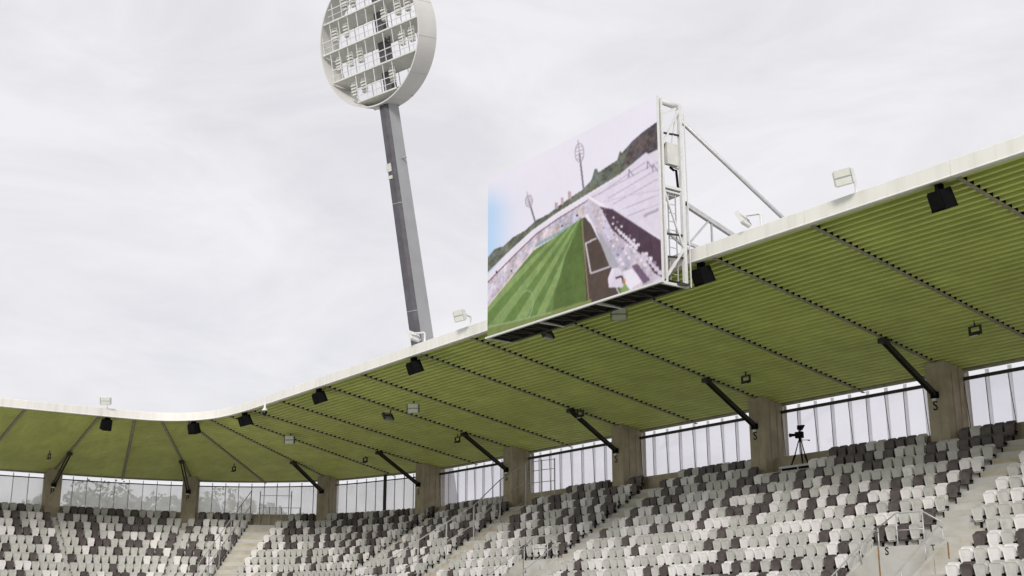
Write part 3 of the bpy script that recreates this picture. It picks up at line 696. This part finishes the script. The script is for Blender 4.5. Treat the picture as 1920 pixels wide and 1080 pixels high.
# the picture is a fine lattice of coloured LED cells; the shapes below are drawn into it in the picture's own coordinates
GW, GH = 380, 250
gx = np.linspace(SX0, SX1, GW); gz = np.linspace(SZ0, SZ1, GH); GX, GZ_ = np.meshgrid(gx, gz)
Rv, Uv, Fv = np.array(RIGHT), np.array(CUP), np.array(FWD)
P3 = np.stack([GX, np.full_like(GX, YS), GZ_], -1); dep = P3 @ Fv
CX = (960 + FPX * (P3 @ Rv) / dep - 900) * 2.25; CY = (540 - FPX * (P3 @ Uv) / dep - 170) * 2.25
IMG = np.zeros((GH, GW, 3)); AMT = np.zeros((GH, GW))
def vnoise(cells, seed):
    rg = np.random.RandomState(seed); a = rg.rand(cells[1] + 2, cells[0] + 2)
    x = np.linspace(0, cells[0], GW); y = np.linspace(0, cells[1], GH); xi, yi = x.astype(int), y.astype(int); fx, fy = (x - xi)[None, :], (y - yi)[:, None]
    q = lambda dy, dx: a[np.ix_(yi + dy, xi + dx)]
    return (q(0, 0) * (1 - fx) + q(0, 1) * fx) * (1 - fy) + (q(1, 0) * (1 - fx) + q(1, 1) * fx) * fy
NOI = (vnoise((24, 16), 1) * 0.8 + vnoise((60, 40), 2) * 0.9 + vnoise((140, 92), 3) * 0.8 + vnoise((370, 240), 4) * 0.6) / 3.1 * 2 - 1
def inside(pts):
    m = np.zeros((GH, GW), bool); n = len(pts)
    for k in range(n):
        (x0, y0), (x1, y1) = pts[k], pts[(k + 1) % n]
        if y0 == y1: continue
        c = ((y0 > CY) != (y1 > CY)); m ^= c & (CX < (x1 - x0) * (CY - y0) / (y1 - y0) + x0)
    return m
def poly(pts, rgb, noise=0.0, mask=None):
    m = inside(pts) if mask is None else inside(pts) & mask; IMG[m] = srgb(*rgb)[:3]; AMT[m] = noise
def strokes(pts, w, rgb, noise=0.0):
    for (x0, y0), (x1, y1) in zip(pts[:-1], pts[1:]):
        L = math.hypot(x1 - x0, y1 - y0) or 1; nx, ny = -(y1 - y0) / L * w / 2, (x1 - x0) / L * w / 2
        poly([(x0 + nx, y0 + ny), (x1 + nx, y1 + ny), (x1 - nx, y1 - ny), (x0 - nx, y0 - ny)], rgb, noise)
poly([(20, 1050), (780, 1050), (780, 10), (20, 10)], (237, 232, 243), 0.012)
bw = (np.exp(-((CX - 20) / 95.0) ** 2) * np.clip((CY - 385) / 110.0, 0, 1) * 0.85)[..., None]      # soft blue opening in the clouds
IMG = IMG * (1 - bw) + np.array(srgb(178, 214, 248)[:3]) * bw
# tree line
tl_ = [(20, 720), (60, 670), (100, 655), (140, 618), (190, 590), (240, 545), (290, 520), (330, 488), (380, 452), (430, 420), (470, 378), (484, 330), (494, 330), (500, 345), (540, 318), (580, 292), (590, 255), (600, 262), (640, 215), (680, 180), (720, 150), (780, 110)]
poly(tl_ + [(780, 270), (690, 290), (560, 372), (440, 445), (330, 512), (220, 590), (110, 690), (20, 780)], (108, 110, 98), 0.55)
poly([(640, 215), (680, 180), (720, 150), (780, 110), (780, 250), (700, 270), (650, 300), (600, 320)], (98, 88, 90), 0.55)
for x, y, h in ((322, 478, 20), (347, 458, 22), (378, 432, 24)):
    poly([(x - 6, y + h), (x + 6, y + h), (x + 6, y - h * 0.3), (x - 6, y - h * 0.3)], (196, 170, 178), 0.15)
# right roof
poly([(452, 446), (560, 378), (690, 270), (700, 262), (712, 268), (780, 232), (780, 640), (757, 628), (600, 535)], (226, 216, 230), 0.07)
for a, b in [((500, 440), (700, 300)), ((540, 455), (752, 330)), ((560, 480), (752, 372)), ((600, 500), (755, 440)), ((470, 452), (755, 300)), ((620, 530), (752, 480))]: strokes([a, b], 5, (196, 183, 202))
for x, y in ((628, 340), (706, 305), (730, 320)): strokes([(x, y + 26), (x, y - 8), (x + 22, y + 22)], 5, (150, 142, 158))
strokes([(690, 530), (755, 500)], 12, (176, 172, 184)); strokes([(455, 447), (600, 535), (757, 626)], 11, (243, 236, 246)); strokes([(520, 470), (640, 440), (755, 420)], 4, (205, 193, 210))
# left roof and stand
poly([(20, 790), (110, 695), (220, 598), (330, 520), (452, 446), (470, 462), (420, 478), (320, 545), (240, 600), (150, 690), (20, 830)], (236, 226, 236), 0.04)
poly([(20, 822), (150, 690), (240, 603), (320, 545), (430, 478), (470, 462), (478, 480), (450, 520), (430, 540), (300, 625), (225, 672), (130, 790), (20, 930)], (206, 194, 204), 0.42)
strokes([(20, 822), (150, 690), (240, 603), (330, 540), (455, 463)], 5, (120, 96, 116)); strokes([(20, 928), (130, 790), (226, 672), (300, 626), (432, 540)], 4, (236, 218, 226))
for a, b in [((235, 655), (440, 540)),]: strokes([a, b], 12, (150, 172, 178), 0.15)
for x, y in ((347, 571), (410, 527), (133, 760), (70, 765)): poly([(x - 4, y - 4), (x + 4, y - 4), (x + 4, y + 4), (x - 4, y + 4)], (40, 26, 34))
# pitch
poly([(20, 928), (130, 792), (226, 674), (300, 628), (440, 532), (470, 570), (560, 740), (640, 850), (780, 1050), (20, 1050)], (136, 158, 100), 0.16)
vpx, vpy = 462, 470
base = [-330, -262, -196, -132, -70, -12, 44, 96, 146, 190, 232, 272, 312, 350]
PITCH_M = inside([(20, 928), (130, 792), (226, 674), (300, 628), (440, 532), (470, 570), (560, 740), (640, 850), (780, 1050), (20, 1050)])
for k in range(0, 13, 2):
    f0 = 0.11; xa, xb = base[k], base[k + 1]
    poly([(xa, 1050), (xb, 1050), (vpx + (xb - vpx) * f0, vpy + 580 * f0), (vpx + (xa - vpx) * f0, vpy + 580 * f0)], (108, 133, 74), 0.16, PITCH_M)
poly([(425, 545), (440, 532), (470, 570), (560, 740), (660, 1050), (300, 1050), (310, 880), (360, 700)], (92, 112, 60), 0.16)
poly([(437, 540), (443, 532), (470, 565), (550, 730), (650, 1050), (455, 1050), (445, 800), (438, 640)], (88, 74, 68), 0.16)
poly([(20, 1010), (20, 1050), (480, 1050), (470, 880)], (128, 140, 84), 0.12)
strokes([(430, 548), (440, 660), (460, 890)], 4, (150, 130, 110)); strokes([(492, 622), (446, 645), (468, 772), (548, 742)], 6, (206, 198, 204))
strokes([(205, 960), (222, 920), (226, 880), (218, 850), (200, 842), (175, 858)], 4, (150, 170, 128)); strokes([(30, 998), (150, 972), (300, 936)], 5, (152, 172, 126)); strokes([(570, 820), (590, 860)], 4, (220, 210, 220))
# right stand
poly([(452, 450), (510, 490), (765, 640), (775, 830), (660, 860), (620, 800), (570, 745), (500, 610), (455, 520)], (200, 190, 205), 0.30)
poly([(505, 488), (560, 500), (765, 632), (775, 790), (735, 770), (690, 700), (620, 640), (560, 590)], (82, 62, 76), 0.25)
for k in range(9):
    t0 = k / 8; x, y = 575 + t0 * 82, 580 + t0 * 78; w = 8 + 8 * t0; poly([(x - w / 2, y - w * 0.7), (x + w / 2, y - w * 0.5), (x + w / 2, y + w * 0.8), (x - w / 2, y + w * 0.6)], (226, 216, 230))
for k in range(6):
    x, y = 690 + k * 14, 692 + k * 15; poly([(x - 9, y - 11), (x + 8, y - 7), (x + 8, y + 12), (x - 9, y + 8)], (214, 200, 216))
for r_ in range(4):
    for k in range(13):
        t0 = k / 12; x, y = 492 + r_ * 12 + t0 * (120 + 30 * r_), 520 + t0 * 230 - r_ * 8
        if (k * 7 + r_ * 3) % 4: w = 5 + 9 * t0; poly([(x - w / 2, y - w / 2), (x + w / 2, y - w / 3), (x + w / 2, y + w * 0.6), (x - w / 2, y + w / 2)], (150, 132, 152) if (k + r_) % 3 == 0 else (233, 224, 236))
poly([(488, 590), (515, 610), (588, 738), (570, 762), (548, 742)], (176, 172, 180), 0.05)
poly([(556, 752), (585, 745), (620, 800), (600, 830), (545, 830), (540, 795)], (226, 216, 230), 0.12); poly([(600, 765), (640, 752), (690, 800), (640, 835)], (236, 229, 240), 0.05); poly([(640, 740), (665, 730), (720, 800), (690, 815)], (120, 96, 120), 0.2)
strokes([(572, 790), (600, 782), (606, 812)], 9, (70, 50, 50)); poly([(602, 795), (612, 792), (614, 812), (604, 816)], (190, 130, 60))
# far masts on the screen
for (x0, y0, x1, y1), (cx, cy, rx, ry) in (((413, 205, 437, 412), (420, 262, 19, 40)), ((198, 426, 233, 552), (207, 466, 15, 26))):
    strokes([(cx, cy), (x1, y1)], 8, (132, 126, 136)); strokes([(x0, y0), (cx, cy)], 3, (160, 152, 162))
    ring = [(cx + rx * math.cos(a), cy + ry * math.sin(a)) for a in np.linspace(0, 2 * math.pi, 13)]; strokes(ring, 4, (176, 166, 176))
    for k in (-0.6, -0.2, 0.2, 0.6): w = rx * math.sqrt(1 - k * k); strokes([(cx - w, cy + ry * k + 6), (cx + w, cy + ry * k - 6)], 5, (186, 176, 186))
# soft video: noise, slight chroma drift, blur
gain = 1 + AMT * NOI * 2.2; IMG *= np.clip(gain, 0.15, 2.2)[..., None]
drift = (vnoise((40, 26), 9) - 0.5)[..., None] * AMT[..., None] * np.array([0.5, 0.1, -0.5]); IMG *= 1 + drift
IMG *= (1 + 0.05 * (vnoise((5, 4), 12) - 0.5))[..., None]
for _ in range(1):
    IMG = (np.roll(IMG, 1, 0) + 2 * IMG + np.roll(IMG, -1, 0)) / 4 if False else np.concatenate([IMG[:1], (IMG[:-2] + 2 * IMG[1:-1] + IMG[2:]) / 4, IMG[-1:]], 0)
    IMG = np.concatenate([IMG[:, :1], (IMG[:, :-2] + 2 * IMG[:, 1:-1] + IMG[:, 2:]) / 4, IMG[:, -1:]], 1)
IMG = np.clip(IMG * 0.97 + 0.012, 0, 1)
pm = bpy.data.meshes.new('picture'); idx = np.arange(GH * GW).reshape(GH, GW)
fc = np.stack([idx[:-1, :-1], idx[:-1, 1:], idx[1:, 1:], idx[1:, :-1]], -1).reshape(-1, 4)
vv = np.stack([GX, np.full_like(GX, YS - 0.006), GZ_], -1).reshape(-1, 3)
pm.from_pydata(vv.tolist(), [], fc.tolist()); pm.materials.append(em)
ca = pm.color_attributes.new('Col', 'FLOAT_COLOR', 'POINT')
ca.data.foreach_set('color', np.concatenate([IMG.reshape(-1, 3), np.ones((GH * GW, 1))], 1).ravel().tolist()); pm.update()
link('picture', pm, scr)
MB().box(((SX0 + SX1) / 2, YS + 0.07, (SZ0 + SZ1) / 2), (SX1 - SX0 - 0.06, 0.13, SZ1 - SZ0 - 0.06)).build('cabinet', 'dark_steel', scr)
mb = MB(); 
mb.box(((SX0 + SX1) / 2, YS - 0.03, SZ0 - 0.045), (SX1 - SX0 + 0.12, 0.10, 0.07)); mb.box((SX1 + 0.02, YS + 0.03, (SZ0 + SZ1) / 2), (0.03, 0.09, SZ1 - SZ0 + 0.04)); mb.build('trim', 'white_steel', scr)
# lattice frames (right end, left end, and some between)
YR = YS + 1.08
for k, x in enumerate((SX1 - 0.03, SX1 - 3.4, SX1 - 6.8, SX0 + 0.06)):
    mb = MB(); xx = x
    mb.bar((xx, YS + 0.22, SZ0 - 0.02), (xx, YS + 0.22, SZ1), 0.09, 0.09); mb.bar((xx, YR, SZ0 - 0.04), (xx, YR, SZ1 - 0.05), 0.13, 0.13)
    mb.bar((xx, YS + 0.2, SZ1 - 0.06), (xx, YR + 0.06, SZ1 - 0.06), 0.08, 0.08); mb.bar((xx, YS, SZ0 - 0.06), (xx, YR + 0.1, SZ0 - 0.06), 0.10, 0.09)
    zz = [SZ1 - 0.55, SZ1 - 1.15, SZ0 + 2.15, SZ0 + 1.2]
    mb.bar((xx, YS + 0.22, SZ1 - 0.62), (xx, YR, SZ1 - 0.12), 0.07, 0.07)
    mb.bar((xx, YS + 0.22, SZ1 - 1.75), (xx, YR, SZ1 - 0.2), 0.07, 0.07); mb.bar((xx, YS + 0.5, SZ1 - 2.3), (xx, YR - 0.1, SZ1 - 0.25), 0.05, 0.05)
    mb.bar((xx, YS + 0.22, SZ1 - 3.3), (xx, YR - 0.05, SZ0 + 1.35), 0.06, 0.06); mb.bar((xx, YS + 0.22, SZ0 + 0.15), (xx, YR, SZ0 + 1.3), 0.08, 0.08)
    mb.bar((xx, YR + 0.26, SZ0 - 0.04), (xx, YR + 0.22, SZ1 - 0.35), 0.035, 0.035)
    mb.build('lattice_frame', 'white_steel', scr)
    for z in (SZ1 - 1.2, SZ0 + 1.75, SZ0 + 0.95): MB().bar((xx, YS + 0.2, z - 0.08), (xx, YR, z), 0.05, 0.06).build('cross_tie', 'dark_steel', scr)
# service platform, cabinet and ladder in the right frame
xr = SX1 - 0.10
mb = MB(); mb.box((xr - 0.35, YS + 0.70, SZ1 - 3.20), (0.85, 0.95, 0.10)); mb.box((xr - 0.35, YS + 0.70, SZ1 - 3.34), (0.75, 0.8, 0.06)); mb.build('service_platform', 'white_steel', scr)
MB().box((xr + 0.02, YS + 0.68, SZ1 - 1.98), (0.18, 0.52, 0.78)).build('equipment_box', 'grating', scr)
mb = MB(); mb.bar((xr, YS + 0.45, SZ1 - 1.58), (xr, YR + 0.08, SZ1 - 1.66), 0.04, 0.05); mb.bar((xr, YS + 0.45, SZ1 - 2.36), (xr, YR + 0.08, SZ1 - 2.44), 0.04, 0.05); mb.build('equipment_bracket', 'galv', scr)
MB().tube([(xr, YS + 0.62, SZ1 - 2.44), (xr, YS + 0.78, SZ1 - 2.52), (xr, YS + 0.9, SZ1 - 2.5), (xr, YS + 0.93, SZ1 - 2.8), (xr, YS + 0.96, SZ1 - 3.15)], 0.045, 7).build('cable_bundle', 'black', scr)
mb = MB()
for y in (YS + 0.52, YS + 0.86): mb.bar((xr - 0.05, y, SZ0 + 0.1), (xr - 0.05, y, SZ1 - 3.3), 0.035, 0.035)
for k in range(10): mb.bar((xr - 0.05, YS + 0.52, SZ0 + 0.35 + 0.31 * k), (xr - 0.05, YS + 0.86, SZ0 + 0.35 + 0.31 * k), 0.022, 0.022)
mb.build('ladder', 'galv', scr)
# rolled cover at the top and dark tray underneath
MB().tube([(SX1 - 0.06, YS + 0.28, SZ1 - 0.10), (SX1 - 0.06, YS + 0.95, SZ1 - 0.14)], 0.10, 9).build('roller', 'white_steel', scr, smooth=True)
mb = MB(); mb.box(((SX0 + SX1) / 2, YR, SZ0 - 0.03), (SX1 - SX0, 0.12, 0.12))
for k in range(24): x = SX0 + 0.2 + k * (SX1 - SX0 - 0.4) / 23; mb.bar((x, YS + 0.1, SZ0 - 0.03), (x + (0.35 if k % 2 else -0.1), YR, SZ0 - 0.03), 0.05, 0.09)
mb.box(((SX0 + SX1) / 2, (YS + YR) / 2 + 0.03, SZ0 + 0.06), (SX1 - SX0, YR - YS - 0.1, 0.03)); mb.build('under_tray', 'dark_steel', scr)
# rear trusses over the roof and raking struts
for x in (SX1 - 0.1, SX1 - 5.1, SX0 + 0.2):
    mb = MB(); a, b = Vector((x, YR + 0.14, SZ0 + 2.95)), Vector((x, YR + 5.2, SZ0 + 1.35)); c, d = Vector((x, YR + 0.14, SZ0 + 1.55)), Vector((x, YR + 5.2, SZ0 + 0.95))
    mb.bar(a, b, 0.13, 0.16); mb.bar(c, d, 0.09, 0.10); mb.bar(c, a + Vector((0, 0, 0.08)), 0.13, 0.13)
    for k in range(4):
        t0, t1 = k / 4, (k + 1) / 4; mb.bar(c.lerp(d, t0 + 0.03), a.lerp(b, t1 - 0.02), 0.06, 0.06); mb.bar(c.lerp(d, t1), a.lerp(b, t1), 0.06, 0.06)
    mb.build('rear_truss', 'galv', scr)
    MB().tube([(x, YR + 0.06, SZ1 - 0.55), (x, YR + 10.9, SZ1 - 0.55 - 5.75)], 0.078, 10).build('raking_strut', 'galv', scr, smooth=True)

# ------------------------------------------------------------------ floodlight mast with the big ring
NV = Vector((0.245, -0.969, 0)); HV = Vector((-0.969, -0.245, 0))
PB = at_y(790, 640, 48.0); d_ = ray(727, 195)
A_ = np.array([[d_.x, -NV.x, 0], [d_.y, -NV.y, 0], [d_.z, 0, -1]]); s_, a_, b_ = np.linalg.solve(A_, np.array(PB))
QB = PB + NV * a_ + Vector((0, 0, b_)); MD = (QB - PB).normalized(); NN = MD.cross(HV).normalized()
if NN.dot(NV) < 0: NN = -NN
ground_pt = PB - MD * ((PB.z - GZ) / MD.z)
mast = thing('floodlight_mast', 'tall leaning grey floodlight mast with a big round lamp head behind the roof', 'mast', tuple(ground_pt))
Lm = (QB - ground_pt).length
def mast_sec(t, w, dpt):
    c = ground_pt + MD * t
    return [c + HV * (sx * w / 2) + NN * (sy * dpt / 2) for sx, sy in ((-1, -1), (-1, 0.7), (-0.6, 1), (0.6, 1), (1, 0.7), (1, -1))]
secs = []
for k in range(6):
    t = Lm * k / 5; w = 1.95 - 0.62 * k / 5; secs.append(mast_sec(t, w * 0.72, w * 0.98))
mb = MB()
for a, b in zip(secs[:-1], secs[1:]):
    n = len(a)
    for k in range(n): mb.add([a[k], a[(k + 1) % n], b[(k + 1) % n], b[k]], [(0, 1, 2, 3)], 1 if k in (1, 2, 3) else 0)  # front faces take the darker steel, shade of the lean put into colour
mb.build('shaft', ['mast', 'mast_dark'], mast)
for k in (1, 2):
    t = Lm * (0.44 + 0.19 * k); w = (1.95 - 0.62 * t / Lm); s1 = [p + (p - (ground_pt + MD * t)) * 0.006 for p in mast_sec(t, w * 0.72, w * 0.98)]; s2 = [p + MD * 0.05 for p in s1]; n = len(s1)
    m2 = MB(); m2.add(s1 + s2, [(j, (j + 1) % n, n + (j + 1) % n, n + j) for j in range(n)]); m2.build('joint', 'mast', mast)
for k, hh in ((0, 0.62), (1, 0.25)):
    t = Lm * 0.885 - k * 0.75; w = 1.95 - 0.62 * t / Lm; c = ground_pt + MD * t + NN * (w * 0.49 + 0.02) + HV * 0.15
    MB().box(c, (0.5, 0.06, hh), Matrix((HV, NN, MD)).transposed()).build('hatch', 'grating', mast)
MB().tube([ground_pt + MD * (Lm * 0.90) - HV * 0.5 - NN * 0.2, ground_pt + MD * (Lm * 0.90) - HV * 0.85 - NN * 0.3], 0.08, 7).build('warning_light', 'mast', mast)
RR = 5.35; CC = QB + MD * (RR - 0.15) + HV * 0.18; DH = 0.98     # ring radius, centre, half depth
rp = lambda a, r, d: CC + HV * (math.cos(a) * r) + MD * (math.sin(a) * r) + NN * d
seg = 128; mb = MB(); rows = []
for k in range(seg + 1):
    a = 2 * math.pi * k / seg; rows.append([rp(a, RR, DH), rp(a, RR, -DH), rp(a, RR - 0.10, -DH), rp(a, RR - 0.10, DH), rp(a, RR, DH)])
mb.grid(rows); mb.build('ring', 'ring', mast, smooth=False)
for a in [math.radians(x) for x in range(15, 375, 30)]:
    m2 = MB(); m2.bar(rp(a, RR + 0.006, DH - 0.05), rp(a, RR + 0.006, -DH + 0.05), 0.03, 0.012, rp(a, 1, 0) - CC); m2.build('ring_seam', 'galv', mast)
levels = [-4.75, -2.55, -0.15, 2.2, 4.3]
for li, h in enumerate(levels):
    hw = math.sqrt(max(0.1, (RR - 0.14) ** 2 - h * h))
    P0 = CC + MD * h; ZV = Vector((0, 0, 1)); R = Matrix((HV, NV, ZV)).transposed()
    m2 = MB(); m2.box(P0 - NV * 0.02, (2 * hw - 0.12, 2 * DH - 0.10, 0.05), R); m2.box(P0 + NV * (DH - 0.08), (2 * hw, 0.05, 0.13), R); m2.box(P0 - NV * (DH - 0.08), (2 * hw, 0.05, 0.13), R); pf = m2.build('platform', 'grating', mast)
    if li == 0: hwp = hw
    # guard rails behind, posts
    m3_ = MB(); nps = max(3, int(2 * hw / 0.98))
    for k in range(nps + 1):
        x = -hw + 0.15 + (2 * hw - 0.3) * k / nps
        top = min(2.3, math.sqrt(max(0, (RR - 0.14) ** 2 - x * x)) - h)
        for dd in (-DH + 0.12, DH - 0.12):
            m3_.bar(P0 + HV * x + NV * dd, P0 + HV * x + NV * dd + MD * max(0.2, top), 0.05, 0.045, NN)
    hw2 = math.sqrt(max(0.1, (RR - 0.14) ** 2 - (h + 1.0) ** 2)) if abs(h + 1.0) < RR - 0.2 else hw * 0.5
    for dd in (-DH + 0.12, DH - 0.12):
        m3_.bar(P0 + MD * 1.0 - HV * min(hw, hw2) + NV * dd, P0 + MD * 1.0 + HV * min(hw, hw2) + NV * dd, 0.06, 0.06, NN)
        m3_.bar(P0 + MD * 0.5 - HV * min(hw, hw2) + NV * dd, P0 + MD * 0.5 + HV * min(hw, hw2) + NV * dd, 0.04, 0.05, NN)
    m3_.build('guard_rail', 'white_steel', pf)
    # lamps hanging below the platform above: pairs of louvred heads
    if li >= 0:
        for k, x in enumerate([-4.1, -3.1, -1.6, 1.5, 2.6, 3.9] if abs(h) < 3 else [-2.4, -1.4, 1.5, 2.4]):
            if abs(x) > hw - 0.5 or (li * 5 + k * 3) % 4 == 0: continue
            c = P0 + HV * x + NN * (DH - 0.45) - MD * 0.75
            if (c - CC).length > RR - 0.5: continue
            Rl = R @ Matrix.Rotation(math.radians(-14), 3, 'X'); lm = MB()
            for sx in (-0.23, 0.23): lm.bar(c + Rl @ Vector((sx, -0.05, -0.55)), c + Rl @ Vector((sx, -0.05, 0.62)), 0.035, 0.05, NV)
            lm.bar(c + Rl @ Vector((-0.23, -0.05, 0.5)), c + Rl @ Vector((0.23, -0.05, 0.5)), 0.05, 0.05)
            lo = lm.build('lamp', 'white_steel', mast)
            for q in (-0.50, -0.26, -0.02, 0.22): MB().box(c + Rl @ Vector((0, 0.0, q)), (0.52 - 0.10 * (q < -0.4), 0.26, 0.13), Rl @ Matrix.Rotation(0.35, 3, 'X')).build('reflector', 'grating', lo)
# spine and ladder inside the head
m2 = MB(); m2.bar(QB - MD * 0.2 - NN * 0.55, QB + MD * (2 * RR - 0.6) - NN * 0.55, 0.85, 0.55, NN); m2.build('spine', 'mast_dark', mast)
m2 = MB()
for x in (-1.15, -0.72): m2.bar(QB + MD * 0.3 + HV * x, QB + MD * (2 * RR - 0.8) + HV * x, 0.07, 0.07, NN)
for k in range(28): m2.bar(QB + MD * (0.5 + 0.36 * k) + HV * -1.15, QB + MD * (0.5 + 0.36 * k) + HV * -0.72, 0.10, 0.14, NN)
m2.build('ladder', 'mast_dark', mast)

# ------------------------------------------------------------------ tripod camera on a small platform
pf0 = at_y(1462, 876, 40.35); pf1 = at_y(1525, 868, 40.35); zt = (pf0.z + pf1.z) / 2
cx = (pf0.x + pf1.x) / 2
t = thing('camera_platform', 'small low platform with pale edge on which the tripod stands', 'platform', (cx, 40.9, zt - 0.5))
MB().box((cx + 0.25, 40.98, zt - 0.10), (pf1.x - pf0.x + 0.5, 1.2, 0.16)).build('deck_board', 'black', t)
MB().box((cx, 40.34, zt - 0.03), (pf1.x - pf0.x + 0.04, 0.04, 0.09)).build('edge_trim', 'galv', t)
for x in (pf0.x + 0.05, cx + 0.05, pf1.x - 0.05): MB().bar((x, 40.40, zt - 0.55), (x, 40.40, zt - 0.06), 0.06, 0.06).build('leg', 'galv', t)
for x in (pf0.x + 0.08, pf1.x - 0.08): MB().bar((x, 41.40, zt - 0.4), (x, 41.40, zt - 0.06), 0.06, 0.06).build('leg', 'dark_steel', t)
hx, hy = at_y(1500, 826, 40.9).x, 40.9; hz = at_y(1500, 826, 40.9).z
t = thing('tripod', 'black camera tripod standing on the small platform in front of the windows', 'tripod', (hx, hy, zt - 0.02))
for a, r in ((200, 0.50), (320, 0.42), (80, 0.42)):
    fx, fy = hx + r * math.cos(math.radians(a)), hy + r * math.sin(math.radians(a))
    mid = Vector((hx, hy, hz)).lerp(Vector((fx, fy, zt - 0.02)), 0.52)
    MB().tube([(hx + 0.06 * math.cos(math.radians(a)), hy + 0.06 * math.sin(math.radians(a)), hz), mid, mid + Vector((0, 0, -0.02)), (fx, fy, zt - 0.02)], [0.022, 0.026, 0.042, 0.030], 7).build('leg', 'black', t)
MB().tube([(hx, hy, hz - 0.05), (hx, hy, hz + 0.10)], [0.07, 0.06], 9).build('head', 'black', t)
MB().tube([(hx, hy, hz + 0.02), (hx + 0.28, hy + 0.1, hz + 0.0), (hx + 0.42, hy + 0.12, hz - 0.03)], [0.012, 0.012, 0.035], 7).build('pan_handle', 'black', t)
t = thing('video_camera', 'black video camera with raised viewfinder on the tripod', 'camera', (hx, hy, hz + 0.1))
Rc = Matrix.Rotation(math.radians(18), 3, 'Z')
MB().box((hx - 0.02, hy, hz + 0.24), (0.34, 0.16, 0.26), Rc).build('body', 'black', t)
MB().tube([Vector((hx, hy, hz + 0.24)) + Rc @ Vector((d, 0, 0.02)) for d in (-0.15, -0.36, -0.38, -0.46)], [0.06, 0.06, 0.08, 0.085], 10).build('lens_barrel', 'black', t)
MB().bar((hx + 0.02, hy, hz + 0.36), (hx + 0.05, hy, hz + 0.52), 0.05, 0.05).build('viewfinder_arm', 'black', t)
MB().add([Vector((hx + 0.08, hy, hz + 0.56)) + Rc @ Vector((x, y, z)) for x, y, z in ((-0.14, -0.08, -0.10), (0.04, -0.08, -0.12), (0.17, -0.08, 0.08), (-0.13, -0.08, 0.08), (-0.14, 0.08, -0.10), (0.04, 0.08, -0.12), (0.17, 0.08, 0.08), (-0.13, 0.08, 0.08))],
         [(0, 1, 2, 3), (7, 6, 5, 4), (0, 4, 5, 1), (1, 5, 6, 2), (2, 6, 7, 3), (3, 7, 4, 0)]).build('viewfinder', 'black', t)

# ------------------------------------------------------------------ trees beyond the end windows
def tree(x, y, h, r, seed, lab):
    rg = np.random.RandomState(seed); t = thing('tree', lab, 'tree', (x, y, GZ), 'trees outside the stadium')
    mb = MB(); mb.tube([(x, y, GZ), (x + 0.1, y, GZ + h * 0.35), (x + 0.2, y + 0.1, GZ + h * 0.62), (x, y + 0.1, GZ + h * 0.9)], [0.34, 0.26, 0.18, 0.05], 8)
    for k in range(7):
        a = rg.uniform(0, 6.28); z0 = GZ + h * rg.uniform(0.35, 0.65); L = r * rg.uniform(0.5, 0.85)
        mb.tube([(x, y, z0), (x + L * 0.5 * math.cos(a), y + L * 0.5 * math.sin(a), z0 + L * 0.35), (x + L * math.cos(a), y + L * math.sin(a), z0 + L * 0.6)], [0.12, 0.08, 0.03], 6)
    mb.build('trunk', 'bark', t)
    nc = 26; cl = []
    for k in range(nc):
        a = rg.uniform(0, 6.28); zf = rg.uniform(0.30, 0.97); rad = r * math.sqrt(max(0.02, 1 - ((zf - 0.55) / 0.5) ** 2)) * rg.uniform(0.3, 0.95)
        cl.append((x + rad * math.cos(a), y + rad * math.sin(a), GZ + h * zf, r * rg.uniform(0.22, 0.42)))
    vs = []
    for c in cl:
        n = 130; q = rg.normal(size=(n, 3)); q /= np.linalg.norm(q, axis=1)[:, None]; q *= (rg.uniform(0.25, 1, n) ** 0.5)[:, None] * c[3]
        q[:, 2] *= 0.8; ctr = q + np.array(c[:3]); s = rg.uniform(0.10, 0.22, n)[:, None]
        d1 = rg.normal(size=(n, 3)); d1 /= np.linalg.norm(d1, axis=1)[:, None]; d2 = np.cross(d1, rg.normal(size=(n, 3))); d2 /= np.linalg.norm(d2, axis=1)[:, None]
        vs.append(np.stack([ctr - d1 * s * 1.4, ctr + d2 * s, ctr + d1 * s * 1.4, ctr - d2 * s], 1).reshape(-1, 3))
    V = np.concatenate(vs); me = bpy.data.meshes.new('crown'); me.from_pydata(V.tolist(), [], [(4 * k, 4 * k + 1, 4 * k + 2, 4 * k + 3) for k in range(len(V) // 4)]); me.materials.append(M['leaf']); me.update()
    link('crown', me, t)
TL = [(30, 944, 3.0, 'tree top low behind the leftmost window panes'), (108, 918, 3.4, 'leftmost tall tree behind the pane right of the first P column'), (165, 908, 4.2, 'broad tree behind the panes left of the corner rafter'),
      (212, 900, 4.6, 'tallest tree behind the corner windows left of the rafter'), (262, 922, 3.8, 'tree right of the tallest one, behind the corner panes'), (300, 913, 4.2, 'rounded tree left of the second P column'),
      (336, 908, 4.0, 'dense tree touching the second P column'), (395, 903, 4.6, 'tall tree right of the second P column'), (440, 918, 4.0, 'tree behind the corner stairs rail'), (540, 936, 3.6, 'pale low tree behind the posts of the corner landing'), (575, 946, 3.0, 'small tree beside the bend column')]
for k, (px, py, r, lab) in enumerate(TL):
    X = -122 - 6 * (k % 3); p = at_x(px, py + 19, X)
    tree(p.x, p.y, p.z - GZ, r * 1.25, 40 + k, lab)
